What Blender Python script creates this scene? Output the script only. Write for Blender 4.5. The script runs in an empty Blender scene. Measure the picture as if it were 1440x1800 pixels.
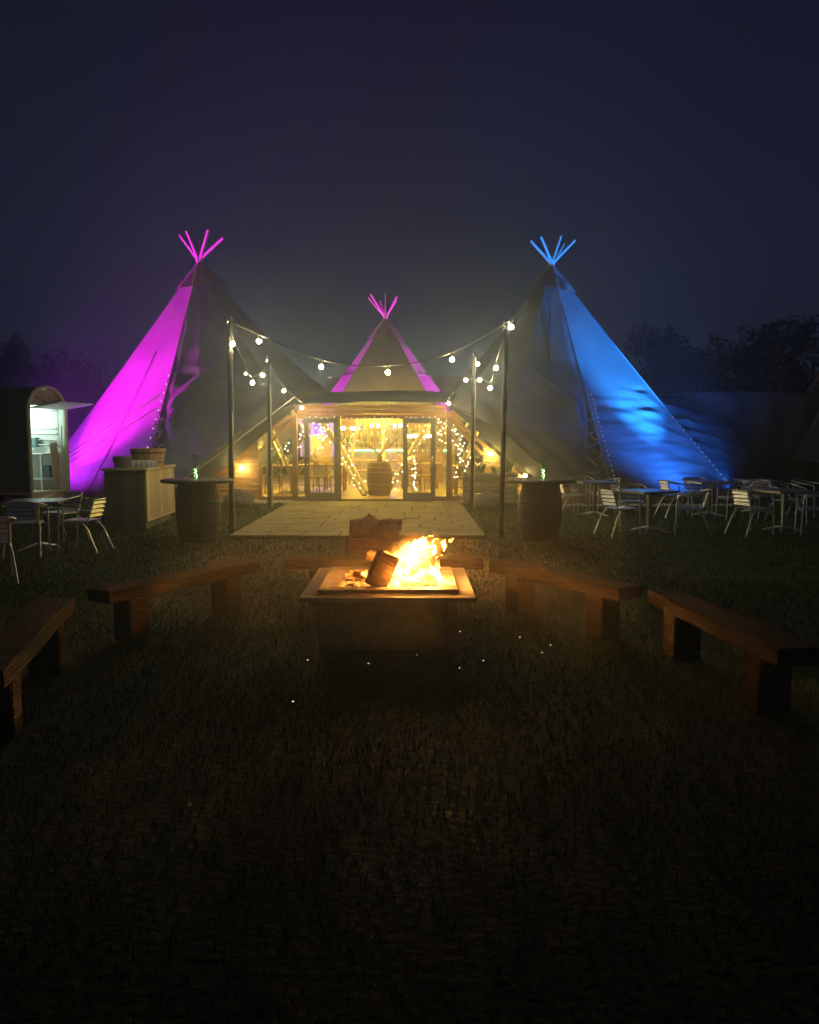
import bpy, math, random
import numpy as np
from mathutils import Vector, Matrix, noise
random.seed(7)
C = bpy.context.scene.collection
SC = bpy.context.scene
PI = math.pi
R = math.radians

# ------------------------------------------------------------------ camera
FPX, PITCH, CAMH = 1387.0, R(5.5), 1.65
cam_d = bpy.data.cameras.new('camera')
cam_d.sensor_fit = 'VERTICAL'; cam_d.sensor_height = 24.0
cam_d.lens = FPX / 1800.0 * 24.0
cam_d.clip_start = 0.05; cam_d.clip_end = 1000
cam = bpy.data.objects.new('camera', cam_d); C.objects.link(cam)
cam.location = (0, 0, CAMH); cam.rotation_euler = (PI/2 - PITCH, 0, 0)
SC.camera = cam

# ------------------------------------------------------------------ world: night sky
W = bpy.data.worlds.new('World'); SC.world = W; W.use_nodes = True
wn, wl = W.node_tree.nodes, W.node_tree.links
wn.clear()
w_out = wn.new('ShaderNodeOutputWorld'); w_bg = wn.new('ShaderNodeBackground')
w_tc = wn.new('ShaderNodeTexCoord'); w_sep = wn.new('ShaderNodeSeparateXYZ')
w_ramp = wn.new('ShaderNodeValToRGB')
wl.new(w_tc.outputs['Generated'], w_sep.inputs[0])
wl.new(w_sep.outputs['Z'], w_ramp.inputs[0])
r = w_ramp.color_ramp
r.elements[0].position = 0.0; r.elements[0].color = (0.0170, 0.0205, 0.0440, 1)
r.elements[1].position = 0.75; r.elements[1].color = (0.0030, 0.0034, 0.0090, 1)
e = r.elements.new(0.30); e.color = (0.0098, 0.0115, 0.0280, 1)
wl.new(w_ramp.outputs[0], w_bg.inputs[0]); w_bg.inputs[1].default_value = 1.0
wl.new(w_bg.outputs[0], w_out.inputs[0])

SC.view_settings.view_transform = 'Standard'; SC.view_settings.look = 'None'
SC.view_settings.exposure = 0.0; SC.view_settings.gamma = 1.0
SC.view_settings.use_curve_mapping = False
SC.render.engine = 'CYCLES'
cy = SC.cycles
cy.use_denoising = True; cy.use_light_tree = True
cy.max_bounces = 7; cy.diffuse_bounces = 3; cy.glossy_bounces = 3; cy.transmission_bounces = 5
cy.transparent_max_bounces = 14; cy.volume_bounces = 0
cy.sample_clamp_indirect = 3.0
cy.caustics_reflective = False; cy.caustics_refractive = False

# light levels
STRING_BULB = 640.0      # festoon bulb emission strength
FAIRY = 13.0
INTERIOR = 520.0
MAG, BLU = 21000.0, 19500.0
FIRE_W = 18.0
HAZE = 0.0088

# ------------------------------------------------------------------ helpers
def ray(px, py):
    u, v = (px-720)/FPX, (900-py)/FPX
    return Vector((u, math.cos(PITCH)+v*math.sin(PITCH), -math.sin(PITCH)+v*math.cos(PITCH)))
def P(px, py, Y):
    d = ray(px, py); return Vector((0, 0, CAMH)) + d*(Y/d.y)
def G(px, py, z=0.0):
    d = ray(px, py); return Vector((0, 0, CAMH)) + d*((z-CAMH)/d.z)

class MB:
    def __init__(s): s.v = []; s.f = []; s.sm = []
    def add(s, vs, fs, smooth=False):
        o = len(s.v); s.v += [tuple(v) for v in vs]
        s.f += [tuple(i+o for i in f) for f in fs]; s.sm += [smooth]*len(fs); return s
    def box(s, c, d, rot=None, bev=0.0):
        x, y, z = d[0]/2, d[1]/2, d[2]/2
        if bev > 0:
            b = min(bev, x*.9, y*.9, z*.9); vs = []; idx = {}
            for sx in (-1, 1):
                for sy in (-1, 1):
                    for sz in (-1, 1):
                        for k, q in enumerate(((x-b, y-b, z), (x-b, y, z-b), (x, y-b, z-b))):
                            idx[sx, sy, sz, k] = len(vs); vs.append(Vector((sx*q[0], sy*q[1], sz*q[2])))
            fs = []
            def q4(a): fs.append(a)
            for sz in (-1, 1): q4([idx[-1,-1,sz,0], idx[1,-1,sz,0], idx[1,1,sz,0], idx[-1,1,sz,0]][::sz])
            for sy in (-1, 1): q4([idx[-1,sy,-1,1], idx[-1,sy,1,1], idx[1,sy,1,1], idx[1,sy,-1,1]][::sy])
            for sx in (-1, 1): q4([idx[sx,-1,-1,2], idx[sx,1,-1,2], idx[sx,1,1,2], idx[sx,-1,1,2]][::sx])
            for sy in (-1, 1):
                for sz in (-1, 1): q4([idx[-1,sy,sz,0], idx[1,sy,sz,0], idx[1,sy,sz,1], idx[-1,sy,sz,1]][::-sy*sz])
            for sx in (-1, 1):
                for sz in (-1, 1): q4([idx[sx,-1,sz,0], idx[sx,1,sz,0], idx[sx,1,sz,2], idx[sx,-1,sz,2]][::sx*sz])
            for sx in (-1, 1):
                for sy in (-1, 1): q4([idx[sx,sy,-1,1], idx[sx,sy,1,1], idx[sx,sy,1,2], idx[sx,sy,-1,2]][::-sx*sy])
            for sx in (-1, 1):
                for sy in (-1, 1):
                    for sz in (-1, 1): q4([idx[sx,sy,sz,0], idx[sx,sy,sz,1], idx[sx,sy,sz,2]][::-sx*sy*sz])
        else:
            vs = [Vector((sx*x, sy*y, sz*z)) for sx in (-1, 1) for sy in (-1, 1) for sz in (-1, 1)]
            fs = [(0,1,3,2), (4,6,7,5), (0,4,5,1), (2,3,7,6), (0,2,6,4), (1,5,7,3)]
        if rot is not None:
            vs = [rot @ v for v in vs]
        c = Vector(c)
        return s.add([v+c for v in vs], fs)
    def tube(s, pts, rad, n=8, caps=True):
        pts = [Vector(p) for p in pts]
        rads = rad if hasattr(rad, '__len__') else [rad]*len(pts)
        rings = []; prev = None
        for i, p in enumerate(pts):
            t = (pts[min(i+1, len(pts)-1)] - pts[max(i-1, 0)]).normalized()
            if prev is None:
                a = Vector((0, 0, 1)) if abs(t.z) < .9 else Vector((1, 0, 0))
                u = t.cross(a).normalized()
            else:
                u = (prev - t*prev.dot(t))
                u = u.normalized() if u.length > 1e-6 else t.orthogonal().normalized()
            prev = u; w = t.cross(u)
            rings.append([p + (u*math.cos(2*PI*k/n) + w*math.sin(2*PI*k/n))*rads[i] for k in range(n)])
        vs = [v for rg in rings for v in rg]; fs = []
        for i in range(len(pts)-1):
            for k in range(n):
                fs.append((i*n+k, i*n+(k+1) % n, (i+1)*n+(k+1) % n, (i+1)*n+k))
        s.add(vs, fs, True)
        if caps:
            s.add(rings[0], [tuple(range(n))[::-1]]); s.add(rings[-1], [tuple(range(n))])
        return s
    def lathe(s, prof, n=20, c=(0, 0, 0), cap=True, smooth=True):
        c = Vector(c); vs = []
        for (rr, z) in prof:
            vs += [c+Vector((rr*math.cos(2*PI*k/n), rr*math.sin(2*PI*k/n), z)) for k in range(n)]
        fs = [(i*n+k, i*n+(k+1) % n, (i+1)*n+(k+1) % n, (i+1)*n+k) for i in range(len(prof)-1) for k in range(n)]
        s.add(vs, fs, smooth)
        if cap:
            m = len(prof)
            if prof[0][0] > 1e-4: s.add(vs[:n], [tuple(range(n))[::-1]])
            if prof[-1][0] > 1e-4: s.add(vs[(m-1)*n:], [tuple(range(n))])
        return s
    def ball(s, c, rad, n=10, m=6, sc=(1, 1, 1)):
        prof = [(rad*math.sin(PI*i/m)+1e-5, -rad*math.cos(PI*i/m)) for i in range(m+1)]
        o = len(s.v); s.lathe(prof, n, (0, 0, 0), False)
        c = Vector(c)
        for i in range(o, len(s.v)):
            v = s.v[i]; s.v[i] = (v[0]*sc[0]+c.x, v[1]*sc[1]+c.y, v[2]*sc[2]+c.z)
        return s
    def prism(s, poly, y0, y1):                     # poly in (x,z), extruded along y
        n = len(poly)
        vs = [(x, y0, z) for x, z in poly] + [(x, y1, z) for x, z in poly]
        fs = [tuple(range(n)), tuple(range(2*n-1, n-1, -1))]
        fs += [(i, i+n, (i+1) % n+n, (i+1) % n) for i in range(n)]
        return s.add(vs, fs)
    def grid(s, rows, smooth=True):
        h, w = len(rows), len(rows[0])
        return s.add([v for rw in rows for v in rw],
                     [(i*w+j, i*w+j+1, (i+1)*w+j+1, (i+1)*w+j) for i in range(h-1) for j in range(w-1)], smooth)
    def mesh(s, name, m):
        me = bpy.data.meshes.new(name); me.from_pydata(s.v, [], s.f)
        me.polygons.foreach_set('use_smooth', s.sm)
        if m: me.materials.append(m)
        me.update(); return me
    def build(s, name, m, parent=None, label=None, kind=None):
        return put(name, s.mesh(name, m), parent, label, kind)

def put(name, me, parent=None, label=None, kind=None, loc=None, rot=None):
    o = bpy.data.objects.new(name, me); C.objects.link(o)
    if parent: o.parent = parent
    if label: o['label'] = label
    if kind: o['kind'] = kind
    if loc is not None: o.location = loc
    if rot is not None: o.rotation_euler = rot
    return o
def thing(name, label, cat, loc=(0, 0, 0), rz=0.0, group=None):
    o = bpy.data.objects.new(name, None); C.objects.link(o); o.empty_display_size = .2
    o.location = loc; o.rotation_euler = (0, 0, rz); return tag(o, label, cat, group)
def tag(o, label, cat, group=None):
    o['label'] = label; o['category'] = cat
    if group: o['group'] = group
    return o
CH = {}
def kids(o):
    return [x for x in bpy.data.objects if x.parent == o]
def copy_tree(root, loc, rz, label, group=None, name=None):
    if root.name not in CH:
        CH[root.name] = [(k, kids(k)) for k in kids(root)]
    c = root.copy(); C.objects.link(c); c.location = loc; c.rotation_euler = (0, 0, rz); c['label'] = label
    if group: c['group'] = group
    for k, gs in CH[root.name]:
        d = k.copy(); C.objects.link(d); d.parent = c
        for g in gs:
            h = g.copy(); C.objects.link(h); h.parent = d
    return c
def lerp(a, b, t): return a+(b-a)*t
def fb(p, sc, oct_=3):
    return noise.fractal(Vector(p)*sc, 1.0, 2.0, oct_)

# ------------------------------------------------------------------ materials
def mat(name, col, rough=.6, metal=0.0, col2=None, scale=8.0, stretch=(1, 1, 1), bump=0.0, bscale=None,
        rnd=0.0, spec=.5, detail=5.0, dist=.02, bstretch=None):
    m = bpy.data.materials.new(name); m.use_nodes = True
    N, L = m.node_tree.nodes, m.node_tree.links
    b = N['Principled BSDF']
    b.inputs['Base Color'].default_value = (*col, 1); b.inputs['Roughness'].default_value = rough
    b.inputs['Metallic'].default_value = metal; b.inputs['Specular IOR Level'].default_value = spec
    tc = N.new('ShaderNodeTexCoord'); mp = N.new('ShaderNodeMapping')
    L.new(tc.outputs['Object'], mp.inputs[0]); mp.inputs['Scale'].default_value = stretch
    oi = N.new('ShaderNodeObjectInfo')
    off = N.new('ShaderNodeVectorMath'); off.operation = 'SCALE'
    off.inputs[0].default_value = (13.1, 7.7, 3.3); L.new(oi.outputs['Random'], off.inputs['Scale'])
    if rnd > 0: L.new(off.outputs[0], mp.inputs['Location'])
    src = None
    if col2 is not None:
        nz = N.new('ShaderNodeTexNoise'); nz.inputs['Scale'].default_value = scale; nz.inputs['Detail'].default_value = detail
        L.new(mp.outputs[0], nz.inputs['Vector'])
        rp = N.new('ShaderNodeValToRGB'); rp.color_ramp.elements[0].position = .32; rp.color_ramp.elements[1].position = .68
        rp.color_ramp.elements[0].color = (*col, 1); rp.color_ramp.elements[1].color = (*col2, 1)
        L.new(nz.outputs['Fac'], rp.inputs[0]); src = rp.outputs[0]
        rr = N.new('ShaderNodeMapRange'); rr.inputs[3].default_value = max(.05, rough-.1); rr.inputs[4].default_value = min(1, rough+.12)
        L.new(nz.outputs['Fac'], rr.inputs[0]); L.new(rr.outputs[0], b.inputs['Roughness'])
    if rnd > 0:
        hs = N.new('ShaderNodeHueSaturation')
        mr = N.new('ShaderNodeMapRange'); mr.inputs[3].default_value = 1-rnd; mr.inputs[4].default_value = 1+rnd
        L.new(oi.outputs['Random'], mr.inputs[0]); L.new(mr.outputs[0], hs.inputs['Value'])
        if src: L.new(src, hs.inputs['Color'])
        else: hs.inputs['Color'].default_value = (*col, 1)
        src = hs.outputs[0]
    if src: L.new(src, b.inputs['Base Color'])
    if bump > 0:
        n2 = N.new('ShaderNodeTexNoise'); n2.inputs['Scale'].default_value = bscale or scale*3; n2.inputs['Detail'].default_value = 4
        if bstretch:
            m2 = N.new('ShaderNodeMapping'); m2.inputs['Scale'].default_value = bstretch
            L.new(tc.outputs['Object'], m2.inputs[0]); L.new(m2.outputs[0], n2.inputs['Vector'])
        else: L.new(mp.outputs[0], n2.inputs['Vector'])
        bp = N.new('ShaderNodeBump'); bp.inputs['Strength'].default_value = bump; bp.inputs['Distance'].default_value = dist
        L.new(n2.outputs['Fac'], bp.inputs['Height']); L.new(bp.outputs[0], b.inputs['Normal'])
    return m
def emis(name, col, strength):
    m = bpy.data.materials.new(name); m.use_nodes = True
    N, L = m.node_tree.nodes, m.node_tree.links
    b = N['Principled BSDF']; b.inputs['Base Color'].default_value = (.8, .8, .8, 1)
    b.inputs['Emission Color'].default_value = (*col, 1); b.inputs['Emission Strength'].default_value = strength
    return m
def glassy(name, tint=(1, 1, 1), refl=.07):
    m = bpy.data.materials.new(name); m.use_nodes = True
    N, L = m.node_tree.nodes, m.node_tree.links
    N.remove(N['Principled BSDF']); out = N['Material Output']
    t = N.new('ShaderNodeBsdfTransparent'); t.inputs[0].default_value = (*tint, 1)
    g = N.new('ShaderNodeBsdfGlossy'); g.inputs['Roughness'].default_value = .02
    lw = N.new('ShaderNodeFresnel'); lw.inputs[0].default_value = 1.0+refl*7
    mx = N.new('ShaderNodeMixShader'); L.new(lw.outputs[0], mx.inputs[0]); L.new(t.outputs[0], mx.inputs[1]); L.new(g.outputs[0], mx.inputs[2])
    L.new(mx.outputs[0], out.inputs[0]); return m

M = {}
M['canvas'] = mat('canvas', (.20, .170, .157), .78, col2=(.255, .220, .203), scale=1.1, bump=.25, bscale=9, dist=.02)
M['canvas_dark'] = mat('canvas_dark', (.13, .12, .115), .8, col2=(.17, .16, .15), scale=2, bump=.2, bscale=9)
M['canvas_hem_shade'] = mat('canvas_hem_shade', (.060, .056, .056), .85, col2=(.08, .075, .074), scale=2, bump=.2, bscale=6)
M['black_tent'] = mat('black_tent', (.035, .034, .04), .8, col2=(.05, .048, .055), scale=2)
M['pole_wood'] = mat('pole_wood', (.40, .34, .29), .6, col2=(.50, .43, .37), scale=6, stretch=(3, 3, .4), bump=.3)
M['larch'] = mat('larch', (.30, .145, .045), .6, col2=(.54, .31, .12), scale=3, stretch=(1.0, 4, 9), bump=.35, bscale=9, rnd=.22)
M['larch_v'] = mat('larch_v', (.36, .19, .07), .55, col2=(.50, .30, .13), scale=3, stretch=(9, 4, 1.0), bump=.3, bscale=9, rnd=.15)
M['board_shaded'] = mat('board_shaded', (.075, .065, .058), .7, col2=(.13, .115, .1), scale=3, stretch=(10, 10, .9), bump=.5, bscale=8, rnd=.2)  # bar boards with the shade of the front face in the colour
M['board_tan_lit'] = mat('board_tan_lit', (.36, .27, .165), .65, col2=(.54, .42, .27), scale=3, stretch=(10, 10, .7), bump=.4, bscale=8, rnd=.15)  # same boards, paler to carry the light on the side face
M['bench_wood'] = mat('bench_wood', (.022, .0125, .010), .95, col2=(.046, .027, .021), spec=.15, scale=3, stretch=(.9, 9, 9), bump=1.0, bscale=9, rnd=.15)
M['sleeper'] = mat('sleeper', (.30, .26, .18), .85, col2=(.50, .44, .31), scale=3, stretch=(1, 7, 8), bump=.8, bscale=10, rnd=.22)
M['stave'] = mat('stave', (.05, .035, .028), .55, col2=(.085, .06, .045), scale=4, stretch=(9, 9, .8), bump=.35, bscale=8, rnd=.25)
M['stave_warm'] = mat('stave_warm', (.20, .10, .06), .5, col2=(.30, .165, .10), scale=4, stretch=(9, 9, .8), bump=.3, rnd=.2)
M['hoop'] = mat('hoop', (.09, .085, .08), .5, .8, col2=(.13, .11, .09), scale=12)
M['hoop_pale'] = mat('hoop_pale', (.36, .28, .2), .5, .5)
M['table_dark'] = mat('table_dark', (.07, .055, .05), .45, col2=(.11, .09, .08), scale=3, stretch=(1, 8, 1), bump=.2)
M['alu'] = mat('alu', (.55, .56, .58), .42, 1.0, col2=(.72, .72, .74), scale=30)
M['alu_dark'] = mat('alu_dark', (.30, .31, .33), .35, .9)
M['table_top'] = mat('table_top', (.42, .44, .44), .3, .7, col2=(.55, .56, .56), scale=20)
M['dark_metal'] = mat('dark_metal', (.028, .025, .024), .4, .6, col2=(.05, .042, .036), scale=14, bump=.1)
M['steel_rust'] = mat('steel_rust', (.12, .06, .035), .7, .4, col2=(.24, .13, .07), scale=9, bump=.4)
M['pit_stone'] = mat('pit_stone', (.30, .19, .10), .7, col2=(.44, .29, .17), scale=7, bump=.5, bscale=18)
M['pit_board'] = mat('pit_board', (.22, .16, .11), .75, col2=(.36, .27, .19), scale=4, stretch=(1, 6, 1), bump=.5)
M['brick_dark'] = mat('brick_dark', (.07, .05, .04), .9, col2=(.11, .08, .06), scale=6, bump=.6)
M['frame_grey'] = mat('frame_grey', (.17, .155, .13), .45, col2=(.2, .185, .16), scale=8)
M['frame_brown'] = mat('frame_brown', (.23, .125, .075), .5, col2=(.32, .18, .10), scale=4, stretch=(8, 8, 1), bump=.2)
M['steel'] = mat('steel', (.7, .7, .7), .2, 1.0)
M['glass'] = glassy('glass', (.97, .98, .97))
M['glass_green'] = glassy('glass_green', (.35, .8, .45), .07)
M['glass_tumbler'] = mat('glass_tumbler', (.75, .8, .8), .12); M['glass_tumbler'].node_tree.nodes['Principled BSDF'].inputs['Alpha'].default_value = .42
M['floor_boards'] = mat('floor_boards', (.40, .30, .15), .4, col2=(.50, .39, .2), scale=2, stretch=(1, 9, 1), bump=.15)
M['chair_wood'] = mat('chair_wood', (.28, .15, .07), .5, col2=(.36, .21, .1), scale=8, rnd=.1)
M['chair_pale'] = mat('chair_pale', (.42, .28, .14), .5, col2=(.5, .35, .19), scale=8, rnd=.1)
M['shelf_wood'] = mat('shelf_wood', (.55, .40, .16), .5, col2=(.62, .48, .22), scale=4, stretch=(1, 6, 6))
M['bar_board'] = mat('bar_board', (.35, .30, .22), .6, col2=(.45, .38, .28), scale=4, stretch=(9, 6, 1), rnd=.15)
M['white'] = mat('white', (.78, .79, .77), .55, col2=(.7, .72, .7), scale=3)
M['cream'] = mat('cream', (.52, .44, .32), .55, col2=(.58, .50, .38), scale=3)
M['cream_canvas'] = mat('cream_canvas', (.36, .31, .235), .8, col2=(.42, .36, .28), scale=3, bump=.2)
M['trailer_skin'] = mat('trailer_skin', (.03, .033, .04), .6, col2=(.04, .043, .05), scale=2)
M['tub'] = mat('tub', (.16, .165, .17), .45, .4, col2=(.2, .2, .2), scale=10)
M['box_teal'] = mat('box_teal', (.10, .17, .18), .5)
M['rubber'] = mat('rubber', (.02, .02, .02), .8)
M['cable'] = mat('cable', (.09, .08, .07), .5)
M['rope'] = mat('rope', (.62, .58, .5), .8)
M['strap'] = mat('strap', (.55, .49, .41), .8)
M['lace'] = mat('lace', (.30, .28, .26), .8)
M['slab'] = mat('slab', (.17, .145, .085), .85, col2=(.29, .25, .155), scale=3.5, bump=.5, bscale=14, rnd=.18)
M['mortar'] = mat('mortar', (.10, .095, .07), .95, col2=(.14, .13, .1), scale=10)
M['pebble'] = mat('pebble', (.5, .48, .43), .8, col2=(.62, .6, .55), scale=30)
M['rock'] = mat('rock', (.16, .14, .12), .85, col2=(.28, .25, .21), scale=4, bump=.9, bscale=9, dist=.04)
M['grass_ground'] = mat('grass_ground', (.016, .028, .007), .95, col2=(.026, .038, .011), scale=3, bump=.7, bscale=25)
M['grass'] = mat('grass', (.026, .088, .013), .8, col2=(.058, .092, .024), scale=.55, spec=.12, detail=9)
M['leaf_dark'] = mat('leaf_dark', (.014, .018, .012), .9, spec=.1, col2=(.022, .028, .018), scale=.5)
M['bark'] = mat('bark', (.06, .05, .04), .9, col2=(.1, .08, .06), scale=6, bump=.6)
M['leaf_green'] = mat('leaf_green', (.06, .13, .03), .6, col2=(.1, .2, .05), scale=6)
M['flower'] = mat('flower', (.7, .62, .55), .7)
M['split_log'] = mat('split_log', (.50, .34, .19), .8, col2=(.66, .48, .30), scale=4, stretch=(1, 8, 8), bump=.5, rnd=.18)
M['log_bark'] = mat('log_bark', (.12, .075, .05), .9, col2=(.2, .13, .08), scale=6, bump=.8)
M['burnt_log'] = mat('burnt_log', (.30, .15, .065), .85, col2=(.46, .26, .12), scale=5, stretch=(1, 7, 7), bump=.8, bscale=9)
M['wicker'] = mat('wicker', (.38, .21, .12), .75, col2=(.50, .30, .17), scale=16, bump=.5, rnd=.2)
M['antler'] = mat('antler', (.22, .14, .08), .6, col2=(.3, .2, .12), scale=14)
M['cloth_violet_lit'] = mat('cloth_violet_lit', (.42, .33, .6), .8, col2=(.5, .4, .68), scale=5)
M['ash'] = mat('ash', (.10, .07, .055), .95, col2=(.32, .27, .22), scale=14, bump=.9)
M['bottle_dark'] = mat('bottle_dark', (.10, .05, .02), .15)
M['bottle_amber'] = mat('bottle_amber', (.45, .2, .04), .15)
M['bottle_clear'] = mat('bottle_clear', (.6, .6, .5), .1)
M['seam'] = mat('seam', (.12, .11, .1), .8)
WARM = (1.0, .80, .44)
E = {}
E['bulb'] = emis('bulb', (1.0, .82, .42), STRING_BULB)
E['wall_bulb'] = emis('wall_bulb', (1.0, .74, .26), 330)
E['bulb_dim'] = emis('bulb_dim', (1.0, .9, .75), 1.6)
E['fairy'] = emis('fairy', (1.0, .86, .55), FAIRY)
E['fairy_soft'] = emis('fairy_soft', (.9, .8, .7), .9)
E['house_bulb'] = emis('house_bulb', (1.0, .84, .5), 60)
E['led_green'] = emis('led_green', (.05, 1.0, .35), 9.0)
E['tube_white'] = emis('tube_white', (.8, 1.0, .9), 6.0)
E['lens_magenta'] = emis('lens_magenta', (1, .1, 1), 6.0)
E['lens_blue'] = emis('lens_blue', (.05, .3, 1), 6.0)
E['ember'] = emis('ember', (1.0, .75, .45), 2.2)

def hot_embers():
    m = bpy.data.materials.new('hot_embers'); m.use_nodes = True
    N, L = m.node_tree.nodes, m.node_tree.links; b = N['Principled BSDF']
    tc = N.new('ShaderNodeTexCoord'); nz = N.new('ShaderNodeTexNoise'); nz.inputs['Scale'].default_value = 11
    L.new(tc.outputs['Object'], nz.inputs['Vector'])
    rp = N.new('ShaderNodeValToRGB'); rp.color_ramp.elements[0].position = .44; rp.color_ramp.elements[1].position = .66
    rp.color_ramp.elements[0].color = (0, 0, 0, 1); rp.color_ramp.elements[1].color = (1, .30, .04, 1)
    L.new(nz.outputs['Fac'], rp.inputs[0]); L.new(rp.outputs[0], b.inputs['Emission Color'])
    b.inputs['Emission Strength'].default_value = 2.2
    b.inputs['Base Color'].default_value = (.13, .09, .065, 1); b.inputs['Roughness'].default_value = .95
    return m
M['hot_embers'] = hot_embers()
def flame_mat(name, col, k):
    m = bpy.data.materials.new(name); m.use_nodes = True
    N, L = m.node_tree.nodes, m.node_tree.links; N.remove(N['Principled BSDF'])
    em = N.new('ShaderNodeEmission'); em.inputs[0].default_value = (*col, 1); em.inputs[1].default_value = k
    L.new(em.outputs[0], N['Material Output'].inputs['Volume']); return m
M['flame_core'] = flame_mat('flame_core', (1.0, .60, .22), 30)
M['flame_mid'] = flame_mat('flame_mid', (1.0, .46, .06), 7)
M['flame_shell'] = flame_mat('flame_shell', (1.0, .36, .04), 2.2)
M['flame_veil'] = flame_mat('flame_veil', (1.0, .28, .03), .7)
M['flame_tip'] = flame_mat('flame_tip', (1.0, .40, .04), 8)

def light(kind, name, loc, energy, col, parent=None, radius=.1, aim=None, cone=60, blend=.5):
    d = bpy.data.lights.new(name, kind); d.energy = energy; d.color = col; d.shadow_soft_size = radius
    o = bpy.data.objects.new(name, d); C.objects.link(o); o.location = loc
    if kind == 'SPOT': d.spot_size = R(cone); d.spot_blend = blend
    if aim is not None:
        o.rotation_euler = (Vector(aim)-Vector(loc)).to_track_quat('-Z', 'Y').to_euler()
    if parent: o.parent = parent
    return o

# ================================================================== GROUND
gm = MB()
xs = [-90, -40, -20] + [x*.5 for x in range(-30, 31)] + [20, 40, 90]
ys = [-14, -4] + [y*.5 for y in range(0, 60)] + [35, 50, 80, 110]
gm.grid([[(x, y, (.012*fb((x, y, 0), .6) if abs(x) < 16 and 0 < y < 30 else 0) - .012) for x in xs] for y in ys])
gm.build('ground', M['grass_ground'], kind='structure')

# paved path up to the doors
PX0, PX1, PY0, PY1 = -2.95, 1.25, 12.75, 19.55
pv = MB(); pv.box(((PX0+PX1)/2, (PY0+PY1)/2, -.02), (PX1-PX0, PY1-PY0, .064)); patio = pv.build('patio', M['mortar'], kind='structure')
slabcache = {}
y = PY0
row = 0
while y < PY1-.1:
    dh = random.choice([.45, .6, .6]); dh = min(dh, PY1-y); x = PX0
    while x < PX1-.05:
        dw = random.choice([.6, .75, .9]); dw = min(dw, PX1-x)
        if PX1-x-dw < .3: dw = PX1-x
        me = slabcache.get((round(dw, 2), round(dh, 2)))
        if me is None:
            me = MB().box((0, 0, 0), (dw-.018, dh-.018, .04), bev=.006).mesh('slab', M['slab']); slabcache[round(dw, 2), round(dh, 2)] = me
        put('slab', me, patio, loc=(x+dw/2, y+dh/2, .022+random.uniform(-.003, .004)), rot=(random.uniform(-.004, .004), random.uniform(-.004, .004), 0))
        x += dw
    y += dh; row += 1

# white pebble strip at the foot of the timber walls
def pebbles(x0, x1, y0, y1, n):
    m = MB()
    for _ in range(n):
        rr = random.uniform(.018, .042)
        m.ball((random.uniform(x0, x1), random.uniform(y0, y1), rr*.4), rr, 6, 4, (random.uniform(.8, 1.4), random.uniform(.8, 1.3), .7))
    return m
pm = pebbles(-6.5, -2.95, 19.3, 19.95, 800)
p2 = pebbles(1.25, 5.3, 19.35, 19.95, 800); pm.add(p2.v, p2.f, True)
p3 = pebbles(3.4, 8.0, 18.5, 18.9, 600); pm.add(p3.v, p3.f, True)
pm.build('gravel', M['pebble'], kind='stuff')

# grass blades (one mass)
def make_grass():
    rng = np.random.default_rng(3); pts = []
    for (y0, y1, dens, hh) in ((1.8, 5, 900, .032), (5, 9, 800, .034), (9, 14, 500, .04), (14, 20.2, 300, .05), (20.2, 26, 60, .06)):
        hw = lambda yy: yy*.56+.4
        A = (y1-y0)*hw(y1)*2; n = int(A*dens)
        yy = rng.uniform(y0, y1, n); xx = rng.uniform(-1, 1, n)*hw(y1)
        k = np.abs(xx) < yy*.56+.4
        cr = rng.uniform(-.02, .16, n)**1.0*rng.uniform(0, 1, n)
        k &= ~((xx > PX0+cr) & (xx < PX1-cr) & (yy > PY0+cr*1.4) & (yy < PY1+.3))
        k &= ~((yy > 19.3) & (yy < 30) & (xx > -6.5) & (xx < 5.0))
        k &= ~((np.abs(xx+.16) < .55) & (np.abs(yy-6.3) < .55))
        xx, yy = xx[k], yy[k]; pts.append(np.stack([xx, yy, np.full_like(xx, hh), .0022+yy*.00040], 1))
    p = np.concatenate(pts); n = len(p)
    a = rng.uniform(0, 2*PI, n); h = p[:, 2]*rng.uniform(.5, 1.25, n); w = p[:, 3]
    la = rng.uniform(0, 2*PI, n); ln = h*rng.uniform(.1, .9, n)
    v = np.zeros((n, 3, 3), np.float32)
    v[:, 0, 0] = p[:, 0]-np.cos(a)*w; v[:, 0, 1] = p[:, 1]-np.sin(a)*w; v[:, 0, 2] = -.015
    v[:, 1, 0] = p[:, 0]+np.cos(a)*w; v[:, 1, 1] = p[:, 1]+np.sin(a)*w; v[:, 1, 2] = -.015
    v[:, 2, 0] = p[:, 0]+np.cos(la)*ln; v[:, 2, 1] = p[:, 1]+np.sin(la)*ln; v[:, 2, 2] = h
    me = bpy.data.meshes.new('grass'); me.vertices.add(n*3); me.vertices.foreach_set('co', v.reshape(-1))
    me.loops.add(n*3); me.loops.foreach_set('vertex_index', np.arange(n*3, dtype=np.int32))
    me.polygons.add(n); me.polygons.foreach_set('loop_start', np.arange(0, n*3, 3, dtype=np.int32))
    try: me.polygons.foreach_set('loop_total', np.full(n, 3, dtype=np.int32))
    except Exception: pass
    me.materials.append(M['grass']); me.update(calc_edges=True); me.validate()
    return put('grass', me, kind='stuff')
make_grass()

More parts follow.
